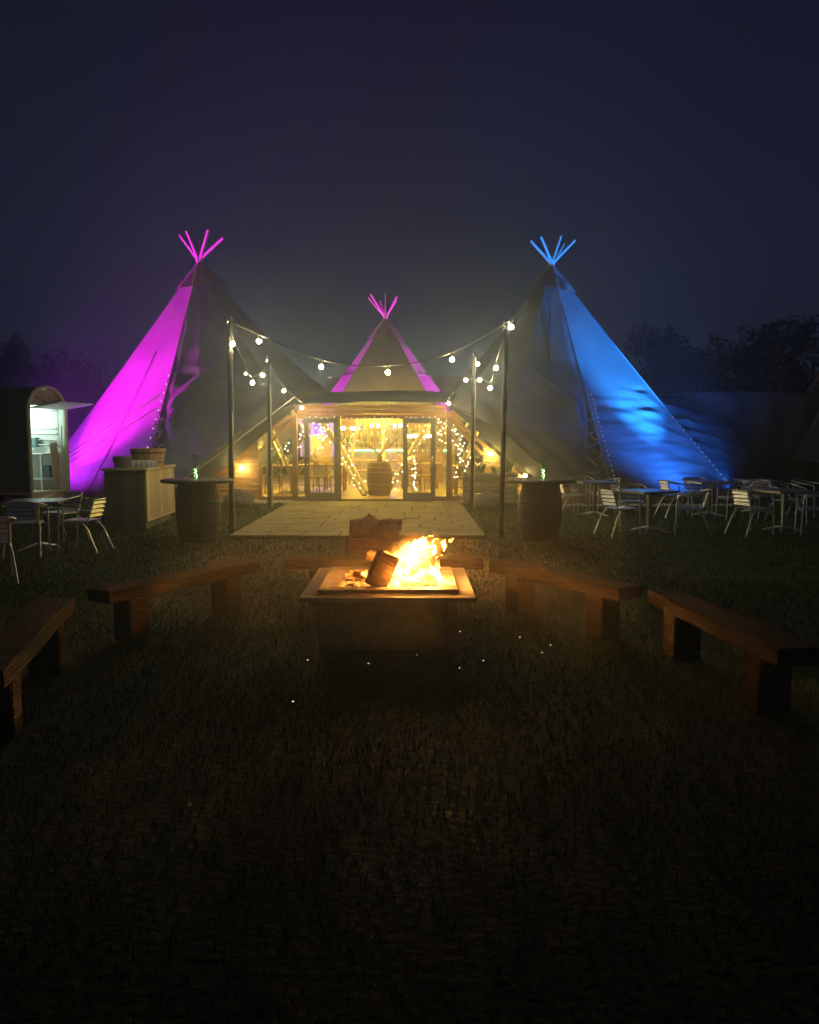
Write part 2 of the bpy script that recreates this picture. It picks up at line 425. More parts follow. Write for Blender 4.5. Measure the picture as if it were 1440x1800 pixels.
# ================================================================== TIPIS
def sm(a, b, x):
    t = max(0, min(1, (x-a)/(b-a))); return t*t*(3-2*t)
def fan(name, A, B, parent, m, ps=(1, 1), s0=.02, s1=1.0, ns=40, nt=40, disp=None, label=None, out=0.0, edge0=None, es=.60):
    """fabric between an apex and a boundary polyline; ps = sag exponent at both sides"""
    A = Vector(A); B = [Vector(b) for b in B]
    seg = [(B[i+1]-B[i]).length for i in range(len(B)-1)]; tot = sum(seg)
    def bt(t):
        d = t*tot
        for i, l in enumerate(seg):
            if d <= l or i == len(seg)-1: return B[i].lerp(B[i+1], min(1, d/l))
            d -= l
    rows = []
    for i in range(ns+1):
        s = lerp(s0, s1, i/ns); rw = []
        for j in range(nt+1):
            t = j/nt; b = bt(t); p = lerp(ps[0], ps[1], t)
            g = 1-(1-s)**p
            rw.append(Vector((lerp(A.x, b.x, s), lerp(A.y, b.y, s), lerp(A.z, b.z, g))))
        if edge0 is not None:                      # the edge follows the rib down to es, then leaves it for its own foot
            E0 = Vector(edge0); rib = lambda q: Vector((lerp(A.x, E0.x, q), lerp(A.y, E0.y, q), lerp(A.z, E0.z, 1-(1-q)**ps[0])))
            tgt = rib(s) if s <= es else rib(es).lerp(B[0], (s-es)/(1-es))
            d = tgt-rw[0]
            for j in range(nt+1): rw[j] = rw[j]+d*max(0, 1-(j/nt)/.45)**1.5
        rows.append(rw)
    if disp or out:
        nr = []
        for i in range(ns+1):
            s = lerp(s0, s1, i/ns); q = []
            for j in range(nt+1):
                t = j/nt
                du = rows[i][min(j+1, nt)]-rows[i][max(j-1, 0)]; dv = rows[min(i+1, ns)][j]-rows[max(i-1, 0)][j]
                n = du.cross(dv)
                n = n.normalized() if n.length > 1e-9 else Vector((0, 0, 1))
                if n.z < 0: n = -n
                edge = min(1, t*10, (1-t)*10)
                q.append(rows[i][j]+n*((disp(t, s, rows[i][j]) if disp else 0)*edge+out))
            nr.append(q)
        rows = nr
    return MB().grid(rows).build(name, m, parent, label)
def apex_poles(root, A, corners, tips, rad=.052):
    A = Vector(A)
    for i, c in enumerate(corners):
        c = Vector(c); d = (A-c).normalized()
        off = Vector((math.cos(i*2.1), math.sin(i*2.1), 0))*.05
        foot = c + (Vector((A.x, A.y, 0))-Vector((c.x, c.y, 0))).normalized()*.22
        tip = Vector(tips[i % len(tips)])
        pts = [foot, A+off*.5-Vector((0, 0, .14)), A+off*.3+(tip-A)*.12, tip]
        MB().tube(pts, [rad*1.35, rad, rad*.95, rad*.75], 8).build('pole', M['pole_wood'], root)
def soft(t, s, p): return .035*fb(p, .7, 2)
def ridge(x, c, w): return math.exp(-((x-c)/w)**2)

# ---- left tipi
TL = thing('tipi', 'large canvas tipi on the left with magenta light on its outer side', 'tent', (-6.54, 24.5, 0), 0, 'canvas tipis')
oL = Vector((-6.54, 24.5, 0))
AL = P(350, 458, 24.5)
KL = Vector((-2.88, 19.62, 2.43)); KR = Vector((1.03, 19.62, 2.43))
LF0 = Vector((-6.06, 19.2, .03)); Lc0 = Vector((-6.72, 19.35, .03)); Lc1 = Vector((-11.25, 23.3, .03))
Lc2 = Vector((-10.6, 28.4, 0.03)); Lc3 = Vector((-6.0, 30.0, .03)); VL = [KL, Vector((-3.0, 23, 2.78)), Vector((-3.0, 26.5, 3.06)), Vector((-3.0, 31, 3.35))]
def L(v): return Vector(v)-oL
def Ls(vs): return [L(v) for v in vs]
def disp_lit(t, s, p):
    d = .03*fb(p, .5, 2)
    d += .022*math.sin((t*7+s*3)*2*PI)*sm(.78, 1, s)*.8
    d += .05*ridge(s, .9, .02)*.5
    return d
fan('canvas_panel', L(AL), Ls([Lc0, Lc1]), TL, M['canvas'], (1.03, 1.04), .12, 1.0, 46, 40, disp_lit)
def disp_front(t, s, p):
    d = .03*fb(p, .55, 2)
    w = sm(.35, .8, s)
    d += .075*ridge(s, .665-.30*(t*(1-t)), .018)*sm(0, .1, t)*(1-sm(.55, .8, t))
    d += .05*ridge(s, .73-.30*(t*(1-t))*1.2, .02)*(1-sm(.4, .7, t))
    d += .045*math.sin(s*46+t*11+1.5*fb(p, .6, 2))*sm(.55, .9, t)*sm(.62, .85, s)
    d += .035*w*fb((p.x*.5, p.y*.5, p.z*3.5), .8, 2)
    return d
HL = [LF0, Vector((-5.85, 19.15, .22)), Vector((-5.05, 19.2, .98)), Vector((-4.05, 19.4, 1.83)), KL]
fan('canvas_panel', L(AL), Ls(HL), TL, M['canvas'], (1.04, 1.22), .12, 1.0, 60, 60, disp_front, edge0=L(Lc0))
def disp_link(t, s, p): return .03*fb(p, .6, 2)+.05*math.sin(t*34+s*5+2*fb(p, .5, 2))*sm(.6, .95, s)*.7
fan('canvas_panel', L(AL), Ls(VL), TL, M['canvas'], (1.22, 1.25), .12, 1.0, 44, 40, disp_link)
fan('canvas_panel', L(AL), Ls([VL[-1], Lc3]), TL, M['canvas'], (1.25, 1.05), .12, 1.0, 20, 20)
fan('canvas_panel', L(AL), Ls([Lc3, Lc2]), TL, M['canvas'], (1.05, 1.05), .12, 1.0, 16, 16)
fan('canvas_panel', L(AL), Ls([Lc2, Lc1]), TL, M['canvas'], (1.05, 1.04), .12, 1.0, 16, 16)
def cap(root, A, corners, o, s1=.135):
    def dd(t, s, p): return .05*math.sin(t*31+p.x*3)*sm(.04, .1, s)+.03*fb(p, 3, 2)
    n = len(corners)
    for i in range(n):
        fan('cap_panel', A-o, [corners[i]-o, corners[(i+1) % n]-o], root, M['canvas'], (1.0, 1.0), .012, s1*(.93+.1*((i*53) % 10)/10), 14, 22, dd, out=.03)
cap(TL, AL, [Lc0, Lc1, Lc2, Lc3, Vector((-1.2, 30, 2)), Vector((-2, 21.2, 1.0))], oL)
apex_poles(TL, L(AL), Ls([Lc0, Lc1, Lc2, Lc3, Vector((-2.4, 28.4, 0)), Vector((-2.9, 21.9, 0))]), [P(a, b, d)-oL for a, b, d in ((366, 404, 24.2), (392, 418, 24.3), (328, 406, 24.25), (339, 424, 25.1), (316, 413, 24.5), (352, 424, 25.2))])
def gusset(root, A, foot_a, foot_b, o, inset):
    """dark laced gap between the rib and the edge of the front panel"""
    A, a, b = Vector(A), Vector(foot_a), Vector(foot_b)
    top = Vector((lerp(A.x, a.x, .58), lerp(A.y, a.y, .58), lerp(A.z, a.z, 1-.42**1.04)))+Vector(inset)*.3
    rows = []
    for i in range(13):
        k = i/12
        rows.append([(top.lerp(a+Vector(inset), k)).lerp(top.lerp(b+Vector(inset), k), j/6)-o for j in range(7)])
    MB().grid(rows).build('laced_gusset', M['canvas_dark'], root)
    m = MB(); lt = A.lerp(a, .62); pts = []
    for i in range(15):
        k = .08+.9*i/14
        q = lt.lerp(a if i % 2 else b, k)-o+Vector((0, -.05, 0)); pts.append(q)
        m.tube([q, q+Vector((0, -.02, 0))], .03, 6)
    for i in range(14):
        mid = pts[i].lerp(pts[i+1], .5)+Vector((0, -.03, -.10))
        m.tube([pts[i], mid, pts[i+1]], .014, 5)
    m.build('lacing', M['lace'], root)
    # fabric edge from rib to ground
gusset(TL, AL, Lc0, LF0, oL, (.03, .07, 0))
def seam(root, A, foot, o, s0, s1, p=1.06, out=(0, -.04, .02), rad=.012):
    A, f = Vector(A), Vector(foot); pts = []
    for i in range(15):
        s = lerp(s0, s1, i/14)
        pts.append(Vector((lerp(A.x, f.x, s), lerp(A.y, f.y, s), lerp(A.z, f.z, 1-(1-s)**p)))-o+Vector(out))
    MB().tube(pts, rad, 5).build('seam', M['seam'], root)
for q in (.3, .62): seam(TL, AL, LF0.lerp(KL, q)+Vector((0, -.1, 0)), oL, .14, .9, lerp(1.04, 1.22, q), (.02, -.05, .03), .009)
seam(TL, AL, Lc0.lerp(Lc1, .42), oL, .40, .99, 1.06, (-.03, -.04, .03))

# ---- right tipi
TR = thing('tipi', 'large canvas tipi on the right with blue light on its outer side', 'tent', (4.42, 24.5, 0), 0, 'canvas tipis')
oR = Vector((4.42, 24.5, 0))
AR = P(970, 464, 24.5)
RF0 = Vector((4.36, 19.15, .03)); Rc0 = Vector((5.08, 19.3, .03)); Rc1 = Vector((9.6, 22.9, .03))
Rc2 = Vector((8.7, 28.5, .03)); Rc3 = Vector((4.4, 30.0, .03))
VR = [KR, Vector((1.35, 23, 2.78)), Vector((1.38, 26.5, 3.06)), Vector((1.38, 31, 3.35))]
def Rr(vs): return [Vector(v)-oR for v in vs]
def disp_blue(t, s, p):
    d = .03*fb(p, .5, 2)
    w = sm(.5, .62, s)
    # swooping horizontal wrinkles that pull towards the right edge and the left lacing
    ph = s*88 - 9*t*t + 2.6*fb((p.x*.55, p.y*.55, p.z*1.4), 1.0, 2)
    d += .030*w*(math.sin(ph)**3)*(.35+.65*(abs(t-.35)/.65)**1.2)*(1-.35*sm(.85, 1, s))
    d += .055*w*fb((p.x*.35, p.y*.35, p.z*4.6), 1.1, 3)*(.3+.7*t)
    d += -.045*ridge(s, .585-.05*t, .009)*sm(.6, .85, t)
    d += .03*math.sin(t*90)*sm(.93, .98, s)
    return d
fan('canvas_panel', AR-oR, Rr([Rc0, Rc1]), TR, M['canvas'], (1.03, 1.06), .12, 1.0, 120, 60, disp_blue)
def disp_frontR(t, s, p):
    d = .03*fb(p, .55, 2)
    d += .085*ridge(s, .665-.26*(t*(1-t)), .016)*sm(0, .1, t)*(1-sm(.6, .85, t))
    d += .065*ridge(s, .72-.26*(t*(1-t))*1.2, .02)*(1-sm(.5, .8, t))
    d += .045*math.sin(s*46+t*11+1.5*fb(p, .6, 2))*sm(.5, .9, t)*sm(.62, .85, s)
    d += .05*sm(.8, .97, s)*math.sin(s*60+t*4)*(1-sm(.4, .7, t))
    d += .035*sm(.35, .8, s)*fb((p.x*.5, p.y*.5, p.z*3.5), .8, 2)
    return d
HR = [RF0, Vector((4.1, 19.1, .25)), Vector((3.25, 19.2, .98)), Vector((2.2, 19.4, 1.83)), KR]
fan('canvas_panel', AR-oR, Rr(HR), TR, M['canvas'], (1.04, 1.22), .12, 1.0, 60, 60, disp_frontR, edge0=Rc0-oR)
fan('canvas_panel', AR-oR, Rr(VR), TR, M['canvas'], (1.22, 1.25), .12, 1.0, 44, 40, disp_link)
fan('canvas_panel', AR-oR, Rr([VR[-1], Rc3]), TR, M['canvas'], (1.25, 1.05), .12, 1.0, 20, 20)
fan('canvas_panel', AR-oR, Rr([Rc3, Rc2]), TR, M['canvas'], (1.05, 1.05), .12, 1.0, 16, 16)
# panel that runs off to the dark tent on the right
def disp_far(t, s, p): return .11*sm(.02, .2, s)*(math.sin(p.z*17+p.x*2.5+1.8*fb(p, 1.0, 2))**3)*(1-.5*t)+.06*fb((p.x*.4, p.y*.4, p.z*3), 1, 2)
fan('canvas_panel', AR-oR, Rr([Rc1, Rc2]), TR, M['canvas'], (1.06, 1.05), .12, 1.0, 20, 20)
rpt = Vector((lerp(AR.x, Rc1.x, .56), lerp(AR.y, Rc1.y, .56), lerp(AR.z, Rc1.z, 1-.44**1.06)))+Vector((-.05, .05, 0))
fan('canvas_panel', rpt-oR, Rr([Rc1+Vector((-.05, .05, 0)), Vector((10.35, 24.2, .3)), Vector((10.8, 25.2, 1.2)), Vector((10.3, 26.2, 2.2))]), TR, M['canvas_dark'], (1.1, 1.5), .0, 1.0, 70, 50, disp_far)  # darker canvas stands in for the shade on this side
cap(TR, AR, [Rc0, Rc1, Rc2, Rc3, Vector((-.6, 30, 2)), Vector((.3, 21.4, 1.0))], oR)
apex_poles(TR, AR-oR, Rr([Rc0, Rc1, Rc2, Rc3, Vector((.8, 28.2, 0)), Vector((.9, 21.9, 0))]), [P(a, b, d)-oR for a, b, d in ((951, 416, 24.2), (933, 423, 24.3), (986, 415, 24.6), (991, 429, 25.1), (1011, 422, 24.5), (962, 430, 25.2))])
gusset(TR, AR, Rc0, RF0, oR, (-.03, .07, 0))
for q in (.3, .62): seam(TR, AR, RF0.lerp(KR, q)+Vector((0, -.1, 0)), oR, .14, .9, lerp(1.04, 1.22, q), (-.02, -.05, .03), .009)

# ---- centre tipi, behind
TC = thing('tipi', 'smaller looking canvas tipi behind the entrance with two magenta stripes', 'tent', (-1.09, 36, 0), 0, 'canvas tipis')
oC = Vector((-1.09, 36, 0)); AC = P(678, 558, 36)
def cc(a, b, z=.03): return oC+Vector((a, b, z))
Cf0, Cf1 = cc(-3.75, -3.6), cc(3.75, -3.6); Cs0, Cs1 = cc(-5.4, .6), cc(5.4, .6); Cb0, Cb1 = cc(-2.6, 5), cc(2.6, 5)
cor = [Cf0, Cf1, Cs1, Cb1, Cb0, Cs0]
for i in range(6):
    # the front panel is cut away at the bottom: it opens into the covered hall
    s1 = .60 if i == 0 else 1.0
    fan('canvas_panel', AC-oC, [cor[i]-oC, cor[(i+1) % 6]-oC], TC, M['canvas'], (1.03, 1.03), .13, s1, 24, 24, soft)
cap(TC, AC, cor, oC, .15)
apex_poles(TC, AC-oC, [c-oC for c in cor], [P(a, b, d)-oC for a, b, d in ((698, 521, 35.8), (652, 518, 35.8), (648, 523, 36.1), (668, 528, 36.5), (697, 528, 36.3), (678, 516, 36))], .05)
for foot, sd in ((Cf0.lerp(Cs0, .98), -1), (Cf1.lerp(Cs1, .98), 1)):
    pass
def cross_seam(i, s):
    a, b = cor[i], cor[(i+1) % 6]
    n = Vector((b.y-a.y, -(b.x-a.x), 0)).normalized()
    if n.dot((a+b)/2-oC) < 0: n = -n
    g = 1-(1-s)**1.03
    pts = []
    for j in range(9):
        q = a.lerp(b, j/8); pts.append(Vector((lerp(AC.x, q.x, s), lerp(AC.y, q.y, s), lerp(AC.z, q.z, g)))-oC+n*.05)
    MB().tube(pts, .022, 5).build('seam', M['seam'], TC)
cross_seam(5, .37); cross_seam(1, .37); cross_seam(1, .19)

# ---- covered hall roof between the tipis
HALL = thing('link_canopy', 'low stretched canvas roof joining the tipis above the glazed entrance', 'canopy', (-.9, 19.6, 0))
oH = Vector((-.9, 19.6, 0)); rows = []
for i in range(61):
    k = i/60; yy = lerp(19.58, 31.5, k); rw = []
    xl = lerp(KL.x-.02, -3.02, min(1, k*3)); xr = lerp(KR.x+.02, 1.40, min(1, k*3))
    for j in range(61):
        t = j/60; x = lerp(xl, xr, t)
        we = min(1, 7*t, 7*(1-t)); z = lerp(2.43+(3.38-2.43)*(1-(1-k)**1.35), lerp(2.43, 1.65+.0545*yy-.03, 1-math.exp(-k*15)), we)
        z += (.10*(1-abs(t-.60)/.6)*(1-k)) + .02*fb((x, yy*.5, 0), 1.2, 2)
        z += .035*math.sin(k*70+2.8*fb((x*.6, yy, 3), .7, 2)+3*t)*(1-k)*min(1, k*12)
        rw.append((x-oH.x, yy-oH.y, z))
    rows.append(rw)
MB().grid(rows).build('roof_canvas', M['canvas'], HALL)
# rolled front edge of that canvas
ed = [Vector(p)+Vector((0, -.02, -.01)) for p in rows[0]]
MB().tube(ed, .016, 6).build('rolled_hem', M['canvas_hem_shade'], HALL)
# rear and side closing walls of the hall
bw = MB(); bw.grid([[(lerp(-3.9, 2.4, j/20)-oH.x, 37.2-oH.y+.1*math.sin(j*2.1), lerp(.0, 4.4, i/4)) for j in range(21)] for i in range(5)])
bw.build('rear_curtain', M['canvas'], HALL)

# hem bands (skirt below the front panels; its shade put into the darker colour)
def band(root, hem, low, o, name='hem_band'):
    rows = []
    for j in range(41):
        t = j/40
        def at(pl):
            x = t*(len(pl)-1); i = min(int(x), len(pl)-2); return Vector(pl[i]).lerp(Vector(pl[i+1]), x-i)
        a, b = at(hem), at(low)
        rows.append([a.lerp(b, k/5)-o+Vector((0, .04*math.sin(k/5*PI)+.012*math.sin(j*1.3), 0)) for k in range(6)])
    MB().grid(rows).build(name, M['canvas_hem_shade'], root)
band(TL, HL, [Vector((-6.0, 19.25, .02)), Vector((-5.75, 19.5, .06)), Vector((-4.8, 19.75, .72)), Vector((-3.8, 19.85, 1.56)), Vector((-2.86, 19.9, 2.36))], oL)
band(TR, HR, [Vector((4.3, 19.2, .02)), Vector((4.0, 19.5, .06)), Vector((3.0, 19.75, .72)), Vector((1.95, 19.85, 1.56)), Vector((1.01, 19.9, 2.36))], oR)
# dark storm strap lying along each hem
def rope_thing(name, label, pts, rad, m, cat='rope', group=None):
    o = thing(name, label, cat, pts[0], 0, group)
    MB().tube([Vector(p)-Vector(pts[0]) for p in pts], rad, 6).build('cord', m, o); return o
rope_thing('storm_strap', 'pale webbing strap running down the hem of the left tipi to the ground', [Vector((-6.2, 18.75, .02)), Vector((-4.5, 19.05, 1.28)), Vector((-2.8, 19.5, 2.62))], .022, M['strap'], 'strap')
# three guy ropes across the magenta side
for k, lab in enumerate(('highest of the three pale guy ropes in front of the magenta canvas', 'middle one of the three pale guy ropes in front of the magenta canvas', 'lowest of the three pale guy ropes in front of the magenta canvas')):
    s = (.60, .61, .66)[k]
    st = AL.lerp(Lc0, s)+Vector((-.05, -.1, .02))
    rope_thing('guy_rope', lab, [st, P(112, (803, 811, 819)[k], 20.2), P(20, (864, 871, 879)[k], 20.1)], .013, M['rope'], 'rope', 'guy ropes on the left tipi')
# fairy lights along the ribs
def fairy_line(label, pts, n, rad, m, group, jit=.0, seed=1, cable=True):
    rnd = random.Random(seed)
    pts = [Vector(p) for p in pts]
    o = thing('fairy_light_string', label, 'string lights', pts[0], 0, group)
    L_ = [0]
    for i in range(len(pts)-1): L_.append(L_[-1]+(pts[i+1]-pts[i]).length)
    def at(d):
        for i in range(len(pts)-1):
            if d <= L_[i+1] or i == len(pts)-2: return pts[i].lerp(pts[i+1], (d-L_[i])/max(1e-6, L_[i+1]-L_[i]))
    m_ = MB(); c_ = []
    for k in range(n):
        q = at(L_[-1]*(k+.5)/n)+Vector((rnd.uniform(-jit, jit), rnd.uniform(-jit, jit), rnd.uniform(-jit, jit)))-pts[0]
        c_.append(q); m_.ball(q+Vector((0, -.02, 0)), rad, 6, 4)
    m_.build('fairy_bulbs', m, o, kind='stuff')
    if cable: MB().tube(c_, .006, 4).build('wire', M['cable'], o)
    return o
fairy_line('sparse fairy lights up the rib between magenta and dark canvas', [AL.lerp(Lc0, .52)+Vector((.05, -.12, .05)), Lc0+Vector((.1, -.15, .5))], 12, .022, E['fairy_soft'], 'outside fairy lights')
fairy_line('faint lights down the lacing edge beside the blue canvas', [AR.lerp(Rc0, .60)+Vector((.06, -.12, .05)), Rc0+Vector((.06, -.12, .1))], 22, .011, E['fairy_soft'], 'outside fairy lights')
fairy_line('faint lights at the outer edge of the blue canvas', [AR.lerp(Rc1, .62)+Vector((.1, -.15, -.35)), AR.lerp(Rc1, .92)+Vector((.1, -.2, -.35))], 16, .012, E['fairy_soft'], 'outside fairy lights')

# uplights
def uplight(label, loc, aim, col, lens, energy, cone, blend=.6, energy2=0, col2=None, cone2=100):
    o = thing('uplight', label, 'spotlight', loc, 0, 'coloured uplights')
    d = (Vector(aim)-Vector(loc)).normalized(); q = d.to_track_quat('Z', 'Y').to_matrix()
    a = MB().lathe([(.05, -.12), (.075, -.08), (.085, .06), (.09, .08), (.08, .08)], 14, (0, 0, 0), True)
    a.v = [tuple(q @ Vector(v)+Vector((0, 0, .2))) for v in a.v]; a.build('housing', M['dark_metal'], o)
    b = MB().lathe([(.001, .083), (.075, .084)], 14, (0, 0, 0), False)
    b.v = [tuple(q @ Vector(v)+Vector((0, 0, .2))) for v in b.v]; b.build('lens', lens, o)
    MB().tube([(-.1, 0, .2), (-.1, 0, .02), (.1, 0, .02), (.1, 0, .2)], .01, 6).build('yoke', M['dark_metal'], o)
    p = Vector((0, 0, .2))+d*.14
    l = light('SPOT', 'uplight_beam', p, energy, col, o, .05, p+d, cone, blend)
    if energy2: light('SPOT', 'uplight_wash', p, energy2, col2, o, .05, p+d, cone2, .8)
    return o
uplight('magenta spotlight on the grass beyond the lit trailer', (-11.4, 21.35, 0), (-7.9, 22.2, 3.5), (.86, .010, .88), E['lens_magenta'], MAG, 66, 1.0, MAG*.16, (.45, .02, 1.0), 105)
uplight('blue spotlight on the grass in front of the blue canvas', (8.15, 19.85, 0), (6.6, 22.5, 3.9), (.012, .235, 1.0), E['lens_blue'], BLU, 58, .9, BLU*.10, (.015, .16, 1.0), 130)
uplight('magenta spotlight left of the centre tipi', (-7.4, 34.0, 0), (-2.9, 35.3, 4.9), (.84, .012, .92), E['lens_magenta'], MAG*.8, 30, .4)
uplight('magenta spotlight right of the centre tipi', (5.2, 34.0, 0), (.72, 35.3, 4.9), (.84, .012, .92), E['lens_magenta'], MAG*.8, 30, .4)

# ---- dark tent at far right
T4 = thing('tipi', 'unlit dark tipi at the right edge of the photo', 'tent', (17.6, 28, 0), 0, 'canvas tipis')
o4 = Vector((17.6, 28, 0)); A4 = P(1590, 455, 28)
c4 = [Vector((17.6+5.6*math.cos(R(a)), 28+5.6*math.sin(R(a)), .03)) for a in (-95, -35, 25, 85, 145)] + [Vector((12.6, 26.2, .9))]
for i in range(6):
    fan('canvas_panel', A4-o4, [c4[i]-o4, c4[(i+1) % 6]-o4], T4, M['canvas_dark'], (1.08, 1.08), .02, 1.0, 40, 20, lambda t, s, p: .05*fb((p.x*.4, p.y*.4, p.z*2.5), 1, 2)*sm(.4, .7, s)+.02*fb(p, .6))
apex_poles(T4, A4-o4, [c-o4 for c in c4], [A4-o4+Vector((.7*math.cos(k), .3*math.sin(k), .9)) for k in range(6)])
D4 = thing('link_canopy', 'dark canvas wall and roof between the blue tipi and the far right tipi', 'canopy', (12.5, 27, 0))
od = Vector((12.5, 27, 0)); rows = []
for i in range(21):
    k = i/20; rw = []
    for j in range(41):
        t = j/40; x = lerp(9.6, 17.2, t)
        if k < .6: zz = lerp(0.02, 3.15, k/.6); yy = 27.2-.1*math.sin(t*40)
        else: zz = 3.15+.1*(k-.6); yy = 27.2+(k-.6)*9
        rw.append((x-od.x, yy-od.y, zz+.04*math.sin(t*9)*k))
    rows.append(rw)
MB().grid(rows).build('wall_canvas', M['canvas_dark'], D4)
uplight('magenta spotlight beyond the right edge of the photo', (14.9, 21.4, 0), (16.3, 23.4, 2.9), (1.0, .02, .9), E['lens_magenta'], 160, 60)

# small distant tent behind the magenta tipi
DT = thing('ridge_tent', 'distant dark ridge tent showing between trailer and magenta tipi', 'tent', (-18.5, 44, 0))
MB().add([(-4, -3, 2.2), (4, -3, 2.2), (4, 3, 2.2), (-4, 3, 2.2), (-1.2, 0, 4.6), (1.2, 0, 4.6)], [(0, 1, 5, 4), (2, 3, 4, 5), (1, 2, 5), (3, 0, 4)]).build('roof', M['canvas_dark'], DT)
MB().box((0, 0, 1.1), (7.8, 5.8, 2.2)).build('wall', M['canvas_dark'], DT)

# ================================================================== ENTRANCE FRONT
FY = 20.0
EN = thing('entrance_front', 'glazed timber entrance front with open double doors between the tipis', 'entrance', (-.9, FY, 0))
oE = Vector((-.9, FY, 0))
def X(px, Y=FY): return P(px, 800, Y).x
def Z(py, Y=FY): return P(720, py, Y).z
def ebox(name, x0, x1, z0, z1, m, d=.10, y=0.0, parent=None, bev=.006):
    return MB().box(((x0+x1)/2-oE.x, y, (z0+z1)/2), (x1-x0, d, z1-z0), bev=bev).build(name, m, parent or EN)
xA, xB, xC, xD, xE_, xF, xG, xH = X(515), X(523), X(597), X(600), X(708), X(768), X(786), X(794)
zt = Z(736)
ebox('post', X(514), X(523), .06, Z(728), M['frame_brown'], .16)
ebox('post', X(785), X(794), .06, Z(728), M['frame_brown'], .16)
ebox('post', X(455), X(460), .06, 1.02, M['frame_brown'], .12)
ebox('post', X(845), X(849), .06, 1.00, M['frame_brown'], .12)
ebox('jamb', X(596), X(599.5), .06, zt, M['frame_brown'], .12)
ebox('jamb', X(708.5), X(712), .06, zt, M['frame_brown'], .12)
ebox('sill', X(455), X(596), 0, .13, M['frame_brown'], .16)
ebox('sill', X(712), X(849), 0, .13, M['frame_brown'], .16)
ebox('threshold', X(596), X(712), 0, .06, M['frame_brown'], .2)
# gable boards
zz = [zt, zt+.12, zt+.24, zt+.35, zt+.45]
for i in range(3):
    x0, x1 = X(524), X(784.5)
    if i == 2: x0, x1 = X(526), X(783)
    if i == 3: x0, x1 = X(585), X(770)
    m = MB(); m.box(((x0+x1)/2-oE.x, -.03-.004*(i % 2), (zz[i]+zz[i+1])/2-.003), (x1-x0, .06, zz[i+1]-zz[i]-.012), bev=.005)
    m.build('plank', M['larch'], EN)
# sloped rafters over the side windows
def rafter(px0, py0, px1, py1, y=-.02, w=.085):
    a, b = P(px0, py0, FY), P(px1, py1, FY); a.y = b.y = 0; a.x -= oE.x; b.x -= oE.x
    d = (b-a); ang = math.atan2(d.z, d.x)
    MB().box((a+b)/2+Vector((0, y, 0)), (d.length, .1, w), Matrix.Rotation(-ang, 3, 'Y'), .006).build('rafter', M['larch'], EN)
rafter(455, 796, 515, 741); rafter(848, 799, 793, 737)
rafter(290, 872, 522, 727, -.05, .07); rafter(930, 852, 788, 727, -.05, .09)
# glass
def pane(poly, parent, y=0.0, name='window_pane'):
    m = MB(); q = []
    for (px, py) in poly:
        p = P(px, py, FY); q.append((p.x-oE.x, p.z))
    m.prism(q, y-.006, y+.006); return m.build(name, M['glass'], parent)
pane([(460, 871), (514, 871), (514, 745), (460, 795)], EN)
pane([(523.5, 871), (596, 871), (596, 737), (523.5, 737)], EN)
pane([(712, 871), (785, 871), (785, 737), (712, 737)], EN)
pane([(794, 871), (845, 871), (845, 800), (794, 742)], EN)
# open door leaves folded back over the side lights
def door(px0, px1, handle_px, label):
    d = MB(); yy = -.16
    x0, x1, z0, z1 = X(px0)-oE.x, X(px1)-oE.x, .05, Z(735.5)
    w = .115
    root = MB().box(((x0+x1)/2, yy, z1-w/2), (x1-x0, .06, w), bev=.005).box(((x0+x1)/2, yy, z0+.09), (x1-x0, .06, .18), bev=.005)\
        .box((x0+w/2, yy, (z0+.18+z1-w)/2), (w, .06, z1-w-z0-.18), bev=.005).box((x1-w/2, yy, (z0+.18+z1-w)/2), (w, .06, z1-w-z0-.18), bev=.005)\
        .build('door_leaf', M['frame_grey'], EN, label)
    MB().box(((x0+x1)/2, yy, (z0+.18+z1-w)/2), (x1-x0-2*w, .012, z1-w-z0-.18)).build('door_glass', M['glass'], root)
    hx = X(handle_px)-oE.x; sgn = 1 if hx < (x0+x1)/2 else -1
    MB().box((hx, yy-.036, 1.03), (.04, .012, .24), bev=.004).tube([(hx, yy-.04, 1.08), (hx, yy-.085, 1.08), (hx+sgn*.12, yy-.085, 1.08)], .010, 8).build('handle', M['steel'], root)
door(537, 596.5, 543, 'grey door leaf folded open to the left')
door(708.5, 765, 760, 'grey door leaf folded open to the right')
# pale drip boards above the leaves
ebox('drip_board', X(537), X(590), zt+.002, zt+.045, M['cream'], .05, -.09)
ebox('drip_board', X(716), X(770), zt+.002, zt+.045, M['cream'], .05, -.09)

# plank side walls
def plank_wall(label, xa, xb, slope, cut=None):
    o = thing('plank_wall', label, 'wall', ((xa+xb)/2, FY, 0)); z = .06; h = .132
    while z < 2.2:
        z1 = z+h-.014
        pts = []
        xl, xr = slope(z), slope(z1)           # where the roof line cuts the plank at its bottom and top edge
        if xa < xb and slope.side < 0:
            l0, l1 = max(xa, xl), max(xa, xr); r0 = r1 = xb
        else:
            r0, r1 = min(xb, xl), min(xb, xr); l0 = l1 = xa
        if r0-l0 < .08: break
        if r1 < l1: r1 = l1 = (r1+l1)/2
        MB().prism([(l0-(xa+xb)/2, z), (r0-(xa+xb)/2, z), (r1-(xa+xb)/2, z1), (l1-(xa+xb)/2, z1)], -.02-random.uniform(0, .008), .03).build('plank', M['larch'], o)
        z += h
    return o
class Sl:
    def __init__(s, p, q, side): s.p, s.q, s.side = p, q, side
    def __call__(s, z): return lerp(s.p[0], s.q[0], (z-s.p[1])/(s.q[1]-s.p[1]))
aL, bL = P(284, 872, FY), P(524, 728, FY); aR, bR = P(936, 853, FY), P(786, 728, FY)
plank_wall('warm lit wall of sloping larch planks left of the glass entrance', aL.x, X(454.5), Sl((aL.x, aL.z), (bL.x, bL.z), -1))
